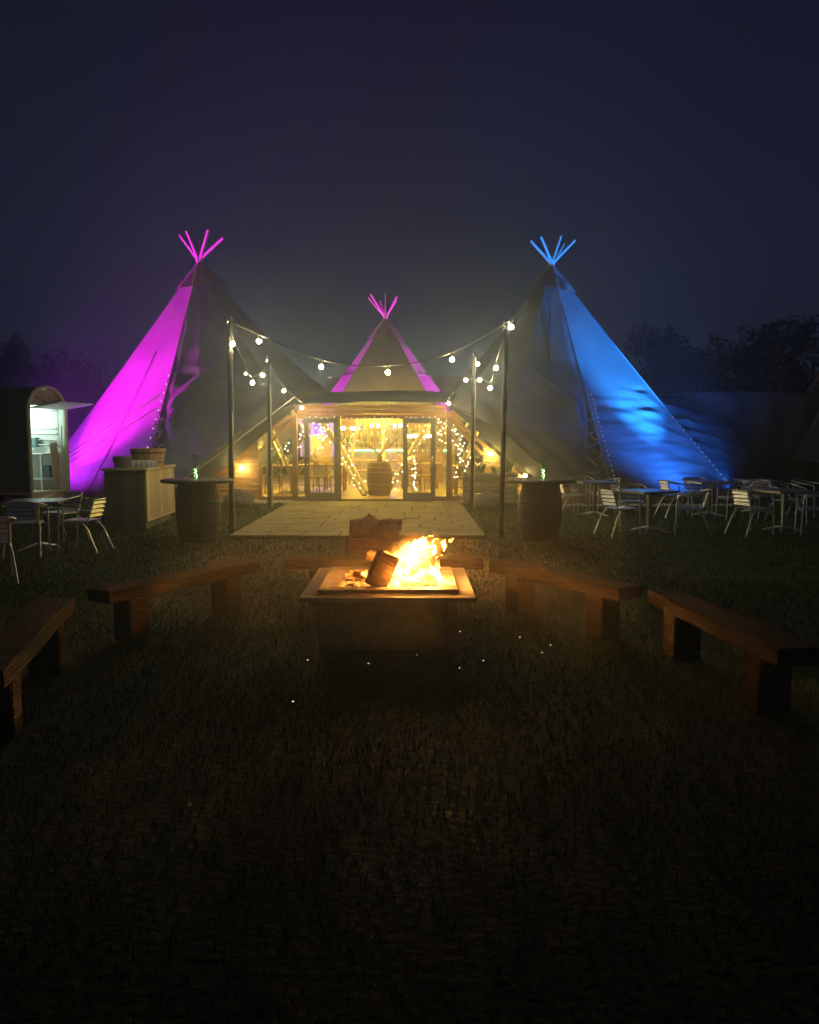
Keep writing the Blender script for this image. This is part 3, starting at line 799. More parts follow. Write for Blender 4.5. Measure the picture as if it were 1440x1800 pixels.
plank_wall('warm lit wall of sloping larch planks right of the glass entrance', X(849.5), 3.3, Sl((aR.x, aR.z), (bR.x, bR.z), 1))
# low plank plinth that shows behind the right hand tables
PW = thing('plank_wall', 'low plank plinth behind the tables under the right tipi', 'wall', (4.1, 18.98, 0))
for i in range(3):
    MB().box((0, .006*(i % 2), .1+i*.13), (1.1, .05, .122), bev=.004).build('plank', M['larch'], PW)
# wall lamps
def wall_lamp(label, p):
    o = thing('wall_lamp', label, 'lamp', p, 0, 'bulbs on the plank walls')
    MB().tube([(0, .15, .05), (0, 0, .05), (0, 0, .025)], .012, 6).build('bracket', M['dark_metal'], o)
    MB().ball((0, 0, -.01), .045, 10, 6).build('bulb', E['wall_bulb'], o)
wall_lamp('glowing round bulb on the planks left of the entrance', P(425, 822, FY-.18))
wall_lamp('glowing round bulb on the planks above the stacked timber planter', P(863, 797, FY-.18))
wall_lamp('glowing round bulb low on the planks beside the right barrel table', P(923, 836, FY-.18))

# ================================================================== INTERIOR
fl = MB(); fl.grid([[(x, y_, .03) for x in np.linspace(-6.2, 4.4, 12)] for y_ in np.linspace(20.02, 37.3, 16)], False)
floor = fl.build('floor', M['floor_boards'], kind='structure')
bd = MB().box((0, 0, 0), (10.4, .27, .012), bev=.003).mesh('floor_board', M['floor_boards'])
for i in range(12):
    put('floor_board', bd, floor, loc=(-.9, 20.25+i*.28, .037+random.uniform(0, .002)))
# back bar
BB = thing('back_bar', 'bright shelved back bar full of bottles at the rear of the hall', 'shelving', (-1.2, 34.6, .03))
MB().box((0, .2, 1.35), (6.4, .06, 2.7)).build('back_panel', M['shelf_wood'], BB)
for k, z in enumerate((1.02, 1.32, 1.62, 1.92, 2.22)):
    MB().box((0, 0, z), (6.3, .34, .04), bev=.004).build('shelf', M['shelf_wood'], BB)
for x in (-3.15, -1.6, 0, 1.6, 3.15):
    MB().box((x, .02, 1.6), (.05, .30, 1.25)).build('upright', M['shelf_wood'], BB)
bot = [MB().lathe([(.035, 0), (.038, .02), (.038, .15), (.014, .2), (.014, .25)], 8).mesh('bottle', M[k]) for k in ('bottle_dark', 'bottle_amber', 'bottle_clear', 'glass_green')]
for lev, z in enumerate((1.045, 1.345, 1.645, 1.945)):
    for k in range(24):
        x = -3.0+k*.26+random.uniform(-.05, .05)
        if min(abs(x-u) for u in (-1.6, 0, 1.6)) < .08: continue
        o = put('bottle', random.choice(bot), None, loc=(-1.2+x, 34.5+random.uniform(-.06, .04), z+.03))
        tag(o, 'small spirit bottle among many on the lit back bar shelves', 'bottle', 'bottles on the back bar')
BAR = thing('bar_counter', 'long bar counter with a green light strip under its top', 'bar', (-1.1, 31.6, .03))
MB().box((0, 0, 1.13), (5.6, .7, .06), bev=.008).build('counter_top', M['shelf_wood'], BAR)
for i in range(28):
    MB().box((-2.7+i*.2, -.24-.006*(i % 2), .52), (.188, .04, 1.02), bev=.004).build('plank', M['bar_board'], BAR)
MB().box((0, -.30, 1.055), (5.5, .02, .05)).build('light_strip', E['led_green'], BAR)
MB().box((0, .05, .5), (5.5, .4, 1.0)).build('carcass', M['bar_board'], BAR)
# inner fascia above the bar
FA = thing('fascia_beam', 'brown boarded beam hung across the hall above the bar', 'beam', (-1.0, 29.5, 0))
for i in range(3):
    MB().box((0, .004*(i % 2), 2.13+i*.17), (5.8, .05, .162), bev=.004).build('plank', M['frame_brown'], FA)
for sx in (-2.88, 2.88): MB().box((sx, .06, 1.3), (.09, .09, 2.5)).build('post', M['frame_brown'], FA)

# barrels ----------------------------------------------------------
BEL, BEND, BH = .345, .285, .92
def stave_mesh(m, rb=BEL, re=BEND, h=BH, n=22):
    b = MB(); rows = []; a = PI/n*.965
    def rad(z): return re+(rb-re)*(1-((z/h-.5)*2)**2)
    for i in range(9):
        z = h*i/8; rr = rad(z)
        rows.append([(rr*math.cos(t), rr*math.sin(t), z) for t in (-a, 0, a)])
    b.grid(rows); b.add([(p[0]*.93, p[1]*.93, p[2]) for rw in rows for p in (rw[0], rw[2])] , [])
    # side walls
    n0 = len(b.v); 
    for s_ in (0, 2):
        o = len(b.v); b.v += [rows[i][s_] for i in range(9)]+[(rows[i][s_][0]*.94, rows[i][s_][1]*.94, rows[i][s_][2]) for i in range(9)]
        for i in range(8): b.f.append((o+i, o+i+1, o+9+i+1, o+9+i)); b.sm.append(False)
    b.add([rows[0][0], rows[0][2], (rows[0][2][0]*.9, rows[0][2][1]*.9, 0), (rows[0][0][0]*.9, rows[0][0][1]*.9, 0)], [(0, 1, 2, 3)])
    b.add([rows[8][0], rows[8][2], (rows[8][2][0]*.9, rows[8][2][1]*.9, h), (rows[8][0][0]*.9, rows[8][0][1]*.9, h)], [(3, 2, 1, 0)])
    return b.mesh('stave', m), rad
def barrel_parts(root, m, hm):
    me, rad = stave_mesh(m)
    for i in range(22): put('stave', me, root, rot=(0, 0, 2*PI*i/22))
    for z in (.04, .17, .30, BH-.30, BH-.17, BH-.04):
        r0 = rad(z-.02)+.004; r1 = rad(z+.02)+.004
        MB().lathe([(r0, z-.02), (r0+.003, z-.018), (r1+.003, z+.018), (r1, z+.02)], 32, cap=False).build('hoop', hm, root)
    for z in (.04, BH-.04): MB().lathe([(.001, z), (BEND-.005, z+.001)], 22, cap=False, smooth=False).build('barrel_head', m, root)
def barrel_table(label, loc):
    o = thing('barrel_table', label, 'table', loc, random.uniform(0, 1), 'barrel tables by the path')
    barrel_parts(o, M['stave'], M['hoop'])
    MB().lathe([(.55, BH+.002), (.565, BH+.012), (.565, BH+.042), (.55, BH+.052), (.001, BH+.053)], 48, cap=True).build('table_top', M['table_dark'], o)
    return o
BT1 = G(350, 949); BT2 = G(949, 949)
barrel_table('whiskey barrel table with round top beside the wooden serving bar', BT1)
barrel_table('whiskey barrel table with round top in front of the bistro chairs', BT2)
IB = thing('barrel', 'whiskey barrel just inside the open doors carrying the antlers', 'barrel', (-.82, 21.55, .045))
barrel_parts(IB, M['stave_warm'], M['hoop_pale'])
AN = thing('antler_display', 'branching brown antlers standing on the indoor barrel', 'decoration', (-.82, 21.55, .045+BH))
MB().lathe([(.05, 0), (.075, .02), (.07, .12), (.045, .2), (.05, .22)], 14).build('stand', M['antler'], AN)
for sx in (-1, 1):
    m = MB()
    main = [(sx*.02, 0, .18), (sx*.12, -.02, .30), (sx*.28, -.03, .40), (sx*.40, -.02, .54), (sx*.42, .0, .72), (sx*.34, .03, .86)]
    m.tube(main, [.03, .027, .024, .02, .016, .006], 7)
    for (i, d) in ((1, (sx*.02, -.04, .2)), (2, (sx*.12, -.02, .06)), (2, (-sx*.02, 0, .2)), (3, (sx*.14, 0, .12)), (4, (sx*.1, 0, .12)), (4, (-sx*.12, .02, .12))):
        a = Vector(main[i]); m.tube([a, a+Vector(d)*.6, a+Vector(d)+Vector((0, 0, .04))], [.017, .013, .004], 6)
    m.build('antler', M['antler'], AN)

# inner poles wrapped in lights
def inner_pole(label, a, b, rad=.06, n=20, seed=1, jit=.1, wood='pole_wood'):
    a, b = Vector(a), Vector(b)
    o = thing('support_pole', label, 'pole', b if b.z < a.z else a, 0, 'wooden poles inside the hall')
    o0 = o.location.copy()
    MB().tube([a-o0, b-o0], [rad, rad*1.1], 10).build('shaft', M[wood], o)
    pts = []
    d = (b-a); u = d.normalized().orthogonal().normalized(); w = d.normalized().cross(u)
    for i in range(n*2+1):
        k = i/(n*2); pts.append(a+d*k+(u*math.cos(i*1.1)+w*math.sin(i*1.1))*(rad+.03))
    fairy_line('fairy lights on '+label, pts, n, .015, E['fairy'], 'fairy lights inside the hall', .04, seed)
inner_pole('the leaning pole that crosses the left half of the doorway low down', P(598, 783, 23.5), G(644, 868, .04), .08, 16, 1)
inner_pole('the second leaning pole just under the first in the doorway', P(597, 802, 23.2), G(641, 872, .04), .055, 12, 2)
inner_pole('the steep pole at the upper left of the doorway', P(632, 730, 26), P(617, 808, 26), .06, 8, 3)
inner_pole('the upright pole behind the antlers', P(673, 728, 25.5), P(674, 812, 25.5), .075, 14, 4)
inner_pole('the leaning pole at the right side of the indoor barrel', P(716, 806, 23.2), G(684, 862, .04), .06, 12, 5)
inner_pole('the diagonal pole behind the right door leaf', P(760, 738, 24), P(718, 800, 24), .075, 16, 6)
inner_pole('the high diagonal pole behind the left door leaf', P(560, 735, 23.5), P(594, 780, 23.5), .085, 14, 7)
inner_pole('the thin diagonal pole behind the left side light', P(545, 752, 22.5), P(502, 815, 22.5), .05, 10, 8)
inner_pole('the diagonal pole behind the right side window', P(786, 755, 22.5), P(838, 820, 22.5), .06, 22, 9)
fairy_line('loose fairy lights hanging in the right side window', [P(797, 752, 21), P(815, 772, 21), P(803, 800, 21), P(822, 812, 21), P(800, 838, 21)], 26, .015, E['fairy'], 'fairy lights inside the hall', .12, 11)
fairy_line('loose fairy lights hanging in the narrow right side light', [P(770, 738, 21), P(783, 748, 21), P(774, 765, 21), P(784, 780, 21)], 14, .015, E['fairy'], 'fairy lights inside the hall', .08, 12)
fairy_line('loose fairy lights hanging behind the left door glass', [P(553, 745, 21.5), P(570, 765, 21.5), P(556, 790, 21.5), P(580, 752, 21.5)], 18, .015, E['fairy'], 'fairy lights inside the hall', .12, 13)
fairy_line('loose fairy lights hanging in the left side window', [P(528, 745, 21.5), P(522, 790, 21.5), P(500, 780, 21.5), P(480, 790, 21.5)], 14, .015, E['fairy'], 'fairy lights inside the hall', .12, 14)
fairy_line('string of fairy lights trailing down inside the right door glass', [P(727, 815, 20.6), P(728, 850, 20.6), P(729, 874, 20.5)], 14, .018, E['fairy'], 'fairy lights inside the hall', .05, 15)
fairy_line('fairy lights along the top of the doorway', [P(540, 733, 19.75), P(600, 734, 19.75), P(712, 734, 19.75), P(770, 733, 19.75)], 22, .016, E['fairy_soft'], 'fairy lights inside the hall', .03, 16)

# chandeliers
def chandelier(label, p, rad=.5):
    o = thing('chandelier', label, 'light', p, 0, 'wheel chandeliers')
    ring = [(rad*math.cos(2*PI*k/24), rad*math.sin(2*PI*k/24), 0) for k in range(25)]
    MB().tube(ring, .028, 6).build('ring', M['pole_wood'], o)
    m = MB()
    for k in range(4): m.tube([(rad*math.cos(PI/2*k), rad*math.sin(PI/2*k), 0), (0, 0, .42)], .008, 5)
    m.tube([(0, 0, .42), (0, 0, .9)], .008, 5); m.build('chain', M['rope'], o)
    for k in range(6):
        a = 2*PI*k/6+.2
        MB().ball((rad*math.cos(a), rad*math.sin(a), -.09), .05, 10, 6).build('bulb', E['house_bulb'], o)
chandelier('wheel chandelier hanging over the bar right of the antlers', P(684, 744, 28), .62)
chandelier('wheel chandelier seen behind the right door glass', P(737, 762, 26), .4)
chandelier('wheel chandelier hanging left of the bar', P(612, 749, 30.5), .4)

# wooden cross back chairs + tables
def wood_chair(name, label, m, loc, rz, group):
    o = thing(name, label, 'chair', loc, rz, group)
    MB().box((0, 0, .455), (.42, .42, .035), bev=.012).build('seat', m, o)
    for sx in (-1, 1):
        MB().tube([(sx*.19, .19, .44), (sx*.21, .22, 0)], [.02, .016], 7).build('leg', m, o)
        MB().tube([(sx*.19, -.19, .44), (sx*.21, -.25, 0)], [.02, .016], 7).build('leg', m, o)
    hoop = [(-.19, -.19, .44), (-.2, -.22, .7), (-.17, -.25, .86), (0, -.27, .91), (.17, -.25, .86), (.2, -.22, .7), (.19, -.19, .44)]
    MB().tube(hoop, .018, 7).build('back_frame', m, o)
    MB().tube([(-.18, -.2, .5), (0, -.25, .68), (.16, -.26, .85)], .013, 6).tube([(.18, -.2, .5), (0, -.262, .68), (-.16, -.26, .85)], .013, 6).build('cross_back', m, o)
    MB().tube([(-.2, .2, .2), (-.2, -.22, .2)], .011, 6).tube([(.2, .2, .2), (.2, -.22, .2)], .011, 6).tube([(-.2, 0, .2), (.2, 0, .2)], .011, 6).build('stretcher', m, o)
    return o
wc = None; wp = None
spots = [(548, 22.5, 0.1, 'd', 'brown cross back chair behind the handle side of the left door leaf'), (566, 22.3, -.1, 'd', 'brown cross back chair in the middle of the left door glass'), (583, 22.6, .2, 'd', 'brown cross back chair at the hinge side of the left door glass'),
         (528, 22.6, .4, 'd', 'brown cross back chair behind the narrow left side light'), (727, 22.6, .1, 'd', 'brown cross back chair behind the right door glass'), (742, 23.4, 2.6, 'd', 'brown cross back chair facing out behind the right door glass'),
         (811, 21.6, 2.9, 'd', 'brown cross back chair in the right side window'), (480, 22.0, .3, 'd', 'brown cross back chair low in the left side window'),
         (625, 26.2, .0, 'p', 'pale cross back chair left of the indoor barrel'), (640, 26.6, .1, 'p', 'pale cross back chair half hidden left of the indoor barrel'), (697, 26.2, .0, 'p', 'pale cross back chair right of the indoor barrel'),
         (706, 25.2, 1.6, 'p', 'pale cross back chair sideways beside the right door frame'), (612, 25.0, -1.3, 'p', 'pale cross back chair behind the leaning poles')]
for (px, D, rz, k, lab) in spots:
    loc = (P(px, 800, D).x, D, .045)
    if k == 'd':
        if wc is None: wc = wood_chair('dining_chair', lab, M['chair_wood'], loc, rz, 'wooden chairs inside the hall')
        else: copy_tree(wc, loc, rz, lab)
    else:
        if wp is None: wp = wood_chair('dining_chair', lab, M['chair_pale'], loc, rz, 'wooden chairs inside the hall')
        else: copy_tree(wp, loc, rz, lab)
def trestle(label, loc, w, rz=0):
    o = thing('dining_table', label, 'table', loc, rz, 'wooden tables inside the hall')
    for i in range(4): MB().box((0, -.3+i*.2, .76), (w, .192, .035), bev=.005).build('plank', M['chair_wood'], o)
    for sx in (-1, 1):
        for sy in (-1, 1): MB().box((sx*(w/2-.12), sy*.3, .37), (.07, .07, .74), bev=.006).build('leg', M['chair_wood'], o)
    return o
trestle('wooden dining table behind the left door leaf', (P(562, 800, 23.3).x, 23.3, .045), 1.7)
trestle('wooden dining table in the left side window', (P(492, 800, 22.2).x, 22.4, .045), .9)
trestle('wooden dining table behind the right door leaf', (P(738, 800, 24.2).x, 24.4, .045), 1.3)
trestle('wooden dining table in the right side window', (P(826, 800, 22.2).x, 22.3, .045), 1.0)
trestle('wooden dining table left of the indoor barrel', (P(634, 800, 27.2).x, 27.4, .045), 1.5)
trestle('wooden dining table right of the indoor barrel', (P(704, 800, 27).x, 27.4, .045), 1.2)
# heart wall hangings
def heart(label, p, s, m, group):
    o = thing('heart_hanging', label, 'decoration', p, 0, group)
    for k in (1.0, .45):
        pts = []
        for i in range(25):
            t = 2*PI*i/24; pts.append((s*k*.06*16*math.sin(t)**3/1.0, 0, s*k*.06*(13*math.cos(t)-5*math.cos(2*t)-2*math.cos(3*t)-math.cos(4*t))))
        MB().tube(pts, .022*s+.006, 6, caps=False).build('outer_heart' if k == 1 else 'inner_heart', m, o)
heart('wicker heart hanging behind the left door glass', P(572, 781, 22.8), .23, M['antler'], 'heart decorations')
heart('small dark heart hanging in the narrow right side light', P(770, 777, 23.5), .14, M['antler'], 'heart decorations')
# drape with violet light put into its colour, boarded partition behind it
DR = thing('drape', 'drape at the left rear of the hall, violet light put into its colour', 'curtain', (-3.25, 27.5, .03))
MB().grid([[(lerp(-.55, .7, j/24), .06*math.sin(j*1.5), lerp(.9, 2.6, i/6)) for j in range(25)] for i in range(7)]).build('cloth', M['cloth_violet_lit'], DR)
PT = thing('partition', 'pale slatted partition behind the wicker heart', 'screen', (-2.75, 24.6, .04))
for i in range(9): MB().box((0, 0, .75+i*.105), (.62, .03, .09), bev=.004).build('slat', M['chair_pale'], PT)
for sx in (-.28, .28): MB().box((sx, .03, .82), (.05, .03, 1.62)).build('post', M['chair_pale'], PT)
PN = thing('screen_panel', 'brown boarded screen behind the right door glass', 'screen', (.55, 27.2, .04))
for i in range(7): MB().box((-.55+i*.18, .004*(i % 2), .62), (.172, .03, 1.2), bev=.004).build('plank', M['frame_brown'], PN)
# flowers
def flowers(label, p, s=1.0, n=26, seed=1):
    rnd = random.Random(seed); o = thing('flower_vase', label, 'flowers', p, 0, 'flower arrangements inside')
    MB().lathe([(.04*s, 0), (.06*s, .03*s), (.05*s, .14*s), (.06*s, .17*s)], 12).build('vase', M['cream'], o)
    a, b = MB(), MB()
    for i in range(n):
        q = Vector((rnd.gauss(0, .10), rnd.gauss(0, .08), .25+rnd.gauss(0, .07)))*s
        (a if i % 3 else b).ball(q, .03*s, 6, 4)
        d = Vector((rnd.gauss(0, 1), rnd.gauss(0, 1), rnd.gauss(.3, 1))).normalized()*.07*s; w = d.orthogonal()*.3
        b.add([q, q+d*.5+w, q+d, q+d*.5-w], [(0, 1, 2, 3)])
    a.build('blooms', M['flower'], o, kind='stuff'); b.build('foliage', M['leaf_green'], o, kind='stuff')
flowers('flower arrangement on a stand at the left of the bar', P(611, 795, 29.5), 1.5, 30, 1)
flowers('small flower arrangement on the table in the left side window', (P(502, 800, 22.2).x, 22.4, .83), .9, 22, 2)
flowers('small flower arrangement on the table behind the left door leaf', (P(555, 800, 23.3).x, 23.3, .83), .8, 18, 3)
flowers('small flower arrangement on the table in the right side window', (P(833, 800, 22.3).x, 22.3, .83), .9, 22, 4)
flowers('flower arrangement on the table right of the indoor barrel', (P(704, 800, 27.2).x, 27.4, .83), 1.1, 22, 5)
# interior light
for (x, y_, z, w, c) in ((-1.0, 24.0, 2.25, 1.0, WARM), (-3.2, 24.2, 1.9, .55, WARM), (1.3, 24.0, 1.9, .6, WARM), (-1.0, 28.3, 2.3, 1.0, WARM), (-2.4, 33.0, 2.35, .42, WARM), (.4, 33.0, 2.35, .42, WARM), (-1.0, 21.3, 2.2, .35, WARM), (-4.3, 22.6, 1.3, .42, WARM), (2.5, 22.6, 1.3, .36, WARM)):
    light('POINT', 'hall_lamp_light', (x, y_, z), INTERIOR*w, (1.0, .66, .06), None, .12)
light('POINT', 'violet_party_light', (-3.0, 26.6, 1.7), 90, (.4, .15, 1.0), None, .1)
light('POINT', 'violet_party_light', (-.6, 30.2, 2.0), 60, (.5, .25, 1.0), None, .1)

# ================================================================== STRING LIGHT POLES
def pole(label, px, py_base, py_top, px_top=None):
    b = G(px, py_base); o = thing('string_light_pole', label, 'pole', b, 0, 'poles that carry the string lights')
    t = P(px_top or px, py_top, b.y); h = t.z
    MB().tube([(0, 0, 0), (t.x-b.x, 0, h)], .042, 10).build('post', M['dark_metal'], o)
    MB().lathe([(.10, 0), (.10, .015), (.05, .03)], 12).build('base_plate', M['dark_metal'], o)
    m = MB(); rnd = random.Random(px)
    pts = [(.055+.01*math.sin(i*1.7), -.02, lerp(.1, h-.1, i/16)) for i in range(17)]
    m.tube(pts, .012, 5); m.build('cable', M['rope'], o)
    MB().tube([(0, 0, h-.1), (.03, -.06, h-.08), (.0, -.07, h-.03)], .01, 5).build('hook', M['steel'], o)
    return b, h
NL, hNL = pole('tall dark pole in front of the left barrel table', 407, 941, 558, 405)
FL, hFL = pole('dark pole nearer the tent at the left edge of the path', 475, 897, 632, 473)
NR, hNR = pole('tall dark pole left of the right barrel table', 881, 944, 568, 890)
FR, hFR = pole('dark pole in front of the stacked timber planter', 829, 898, 620, 833)
def festoon(label, ends, bulbs):
    """bulbs: (px,py,depth,lit)"""
    o = thing('festoon_string', label, 'string lights', ends[0], 0, 'festoon light strings')
    o0 = Vector(ends[0]); bp = [P(a, b, d) for a, b, d, _ in bulbs]
    ctrl = [Vector(ends[0])]+[p+Vector((0, 0, .11)) for p in bp]+([Vector(ends[1])] if ends[1] is not None else [])
    # smooth through
    pts = []
    for i in range(len(ctrl)-1):
        p0, p1, p2, p3 = ctrl[max(0, i-1)], ctrl[i], ctrl[i+1], ctrl[min(len(ctrl)-1, i+2)]
        for k in range(6):
            t = k/6; pts.append(.5*((2*p1)+(p2-p0)*t+(2*p0-5*p1+4*p2-p3)*t*t+(3*p1-p0-3*p2+p3)*t**3))
    pts.append(ctrl[-1])
    MB().tube([p-o0 for p in pts], .009, 5).build('cable', M['cable'], o)
    for p, (_, _, _, lit) in zip(bp, bulbs):
        q = p-o0
        s = MB().tube([q+Vector((0, 0, .12)), q+Vector((0, 0, .04))], .02, 7).build('socket', M['cable'], o)
        MB().ball(q, .033, 10, 7).build('bulb', E['bulb'] if lit else E['bulb_dim'], o, None if lit else 'dim bulb')
topNL = NL+Vector((0, 0, hNL-.05)); topNR = P(889, 574, NR.y); topFL = P(473, 634, FL.y); topFR = P(833, 624, FR.y)
festoon('string of bulbs spanning the path between the two tall poles', (topNL, topNR), [(455, 600, 13.0, 1), (565, 645, 13.0, 1), (682, 655, 13.0, 1), (795, 632, 13.0, 1), (899, 575, 12.9, 1)])
festoon('string of bulbs drooping from the tall left pole to the far left pole', (topNL-Vector((0, .02, .1)), topFL), [(409, 605, 12.95, 1), (432, 657, 13.9, 0), (444, 673, 14.8, 1), (462, 660, 16.0, 1), (469, 634, 17.2, 0)])
festoon('string of two bulbs from the far left pole to the tent roof', (topFL, KL+Vector((0, -.08, .1))), [(499, 687, 18.2, 1), (531, 717, 19.3, 1)])
festoon('string of bulbs drooping from the tall right pole to the far right pole', (topNR-Vector((0, .02, .1)), topFR), [(872, 647, 13.6, 1), (862, 682, 14.6, 1), (843, 668, 15.8, 1), (840, 640, 17.0, 1)])
festoon('string of two bulbs from the far right pole to the tent roof', (topFR, KR+Vector((0, -.08, .1))), [(819, 668, 18.2, 1), (789, 709, 19.3, 1)])

# ================================================================== HORSEBOX TRAILER
HB = thing('horsebox_trailer', 'arched horsebox trailer lit white inside with raised rear flap', 'trailer', (-8.55, 18.75, 0), R(-11.3))
HW, HS, HT, HLn, HZ = .70, 2.22, .58, 3.1, .33
def arch(w, inset=0.0, n=14):
    pts = [(-w, HZ)]
    for i in range(n+1):
        a = PI-PI*i/n; pts.append((w*math.cos(a), HS+(HT-inset)*math.sin(a)))
    pts.append((w, HZ)); return pts
o_, i_ = arch(HW), arch(HW-.05, .05)
sh = MB(); n_ = len(o_)
for (pr, flip) in ((o_, 0), (i_, 1)):
    sh.grid([[(xx, p[0], p[1]) for p in pr] for xx in (0, -HLn*.33, -HLn*.66, -HLn)], True)
sh.build('body_shell', M['trailer_skin'], HB)
ii = arch(HW-.055, .055)
MB().grid([[(xx, p[0], p[1]) for p in ii] for xx in (-.02, -HLn*.5, -HLn+.05)], True).build('inner_lining', M['white'], HB)
m = MB(); m.prism([(p[0], p[1]) for p in o_], 0, .03); m.v = [(-HLn+v[1], v[0], v[2]) for v in m.v]; m.build('front_bulkhead', M['white'], HB)
MB().tube([(0.01, p[0]*.975, p[1]) for p in o_], .045, 8).build('rear_frame', M['cream'], HB)
MB().box((-HLn/2, 0, HZ), (HLn, HW*2, .06)).build('trailer_floor', M['bar_board'], HB)
MB().box((0.0, 0, HZ*.55), (.06, HW*2, HZ*.9)).build('rear_skirt', M['cream'], HB)
zf = 2.36                                   # bottom of the closed top panel
pp = [p for p in arch(HW-.06, .06) if p[1] > zf]; pp = [(-(HW-.07), zf)]+pp+[((HW-.07), zf)]
m = MB(); m.prism(pp, 0, .02); m.v = [(-.03+v[1], v[0], v[2]) for v in m.v]; m.build('top_panel', M['cream_canvas'], HB)
MB().tube([(.0, -.70, 2.62), (.0, .15, 2.40)], .012, 5).tube([(0, .60, 2.55), (0, .1, 2.41)], .012, 5).build('flap_stay', M['dark_metal'], HB)
MB().box((.38, .06, 2.36), (.78, 1.3, .03), Matrix.Rotation(R(-9), 3, 'Y'), .005).build('raised_flap', M['white'], HB)
for k in range(4): MB().box((-1.5, HW-.085, 1.45+k*.13), (2.6, .03, .035), bev=.004).build('wall_rail', M['white'], HB)
for k in range(6): MB().box((-1.6, HW-.075, .48+k*.14), (2.9, .014, .132), bev=.003).build('wall_board', M['white'], HB)
MB().box((-1.3, HW-.36, 1.22), (2.2, .55, .035), bev=.006).build('shelf', M['white'], HB)
for xx in (-.30, -.62, -1.3, -2.3): MB().box((xx, HW-.58, .78), (.045, .045, .86)).build('shelf_leg', M['alu'], HB)
MB().box((-1.3, HW-.36, .62), (2.2, .5, .03)).build('lower_shelf', M['white'], HB)
bx = MB().box((-.78, HW-.2, 1.50), (.28, .16, .24), bev=.02).build('heater_box', M['box_teal'], HB)
MB().tube([(-.64, HW-.2, 1.56), (-.5, HW-.12, 1.56), (-.15, HW-.1, 1.56)], .016, 6).tube([(-.64, HW-.2, 1.44), (-.5, HW-.12, 1.44), (-.15, HW-.1, 1.44)], .016, 6).build('pipe', M['steel'], bx)
MB().box((-.42, HW-.18, .80), (.2, .14, .28), bev=.02).build('control_box', M['box_teal'], HB)
MB().box((-.18, HW-.2, .95), (.03, .30, 1.1), Matrix.Rotation(R(8), 3, 'X'), .01).build('leaning_board', M['cream'], HB)
MB().tube([(-.6, .1, 2.5), (-2.4, .1, 2.5)], .02, 8).build('tube_light', E['tube_white'], HB)
MB().tube([(-.06, HW-.12, .5), (-.05, HW-.11, 1.9)], .014, 6).tube([(-.1, HW-.16, .5), (-.1, HW-.16, 2.3)], .010, 6).build('hanging_cable', M['rope'], HB)
mm = MB()
for k in range(5): mm.tube([(-.05, HW-.2-.02*k, 2.40), (-.05, HW-.24-.05*k, 2.33), (-.06, HW-.2-.06*k, 2.22+.03*(k % 2))], .009, 5)
mm.build('hook_tangle', M['cable'], HB)
for xx in (-1.35, -2.1):
    for sy in (-1, 1):
        w_ = MB().lathe([(.16, -.09), (.30, -.09), (.31, 0), (.30, .09), (.16, .09)], 20)
        w_.v = [(xx+v[0], sy*(HW+.06)+v[2], .31+v[1]) for v in w_.v]; w_.build('wheel', M['rubber'], HB)
light('POINT', 'trailer_light', (-.9, -.05, 2.1), 50, (.72, 1.0, .84), HB, .15)
light('POINT', 'trailer_light', (-2.2, 0, 1.6), 20, (.72, 1.0, .84), HB, .15)

# ================================================================== SERVING BAR
SB = thing('serving_bar', 'tall boarded wooden serving bar between trailer and barrel table', 'bar', (0, 0, 0))
c0, c1, c2 = G(258, 932), G(194, 927), G(303, 911)
SBH = 1.07
c0.z = c1.z = c2.z = 0
ang = math.atan2((c0-c1).y, (c0-c1).x)
SB.location = c0; SB.rotation_euler = (0, 0, ang)
ang = R(2); SB.rotation_euler = (0, 0, ang); wF = .70; dS = 1.85
nb = 7
for i in range(nb):
    MB().box((-wF+wF/nb*(i+.5), 0, SBH/2-.02), (wF/nb-.006, .035, SBH-.04), bev=.004).build('plank', M['board_shaded'], SB)  # front face: shade put into the board colour
ns_ = 9
for i in range(ns_):
    MB().box((0, .03+dS/ns_*(i+.5), SBH*.57), (.03, dS/ns_-.004, SBH*.80), bev=.003).build('plank', M['board_tan_lit'], SB)  # side face: bulb light put into the board colour
MB().box((0, dS/2+.02, .16), (.05, dS, .03), bev=.005).build('kick_rail', M['strap'], SB)
MB().box((-.08, dS/2+.02, .075), (.05, dS, .15)).build('plinth', M['board_shaded'], SB)
for i in range(nb): MB().box((-wF+wF/nb*(i+.5), dS+.05, SBH/2-.02), (wF/nb-.006, .03, SBH-.04), bev=.004).build('plank', M['board_shaded'], SB)
MB().box((-wF, dS/2+.02, SBH/2), (.03, dS, SBH-.04)).build('side_panel', M['board_tan_lit'], SB)
MB().box((-wF/2, dS/2+.02, SBH-.005), (wF+.09, dS+.12, .04), bev=.006).build('bar_top', M['board_tan_lit'], SB)
SBM = Matrix.Translation(c0) @ Matrix.Rotation(ang, 4, 'Z')
def onbar(x, y_): return SBM @ Vector((x, y_, SBH+.016))
TB = thing('ice_tub', 'grey oval metal tub on the left of the serving bar', 'tub', onbar(-wF+.22, .30), ang)
MB().lathe([(.12, 0), (.13, .01), (.165, .19), (.172, .20), (.165, .205), (.155, .19), (.12, .02), (.001, .015)], 24).build('shell', M['tub'], TB)
MB().tube([(-.17, 0, .15), (-.2, 0, .11), (-.165, 0, .09)], .008, 6).build('handle', M['tub'], TB)
HBK = thing('half_barrel_tub', 'wooden half barrel tub at the back of the serving bar', 'tub', onbar(-.30, 1.25), ang)
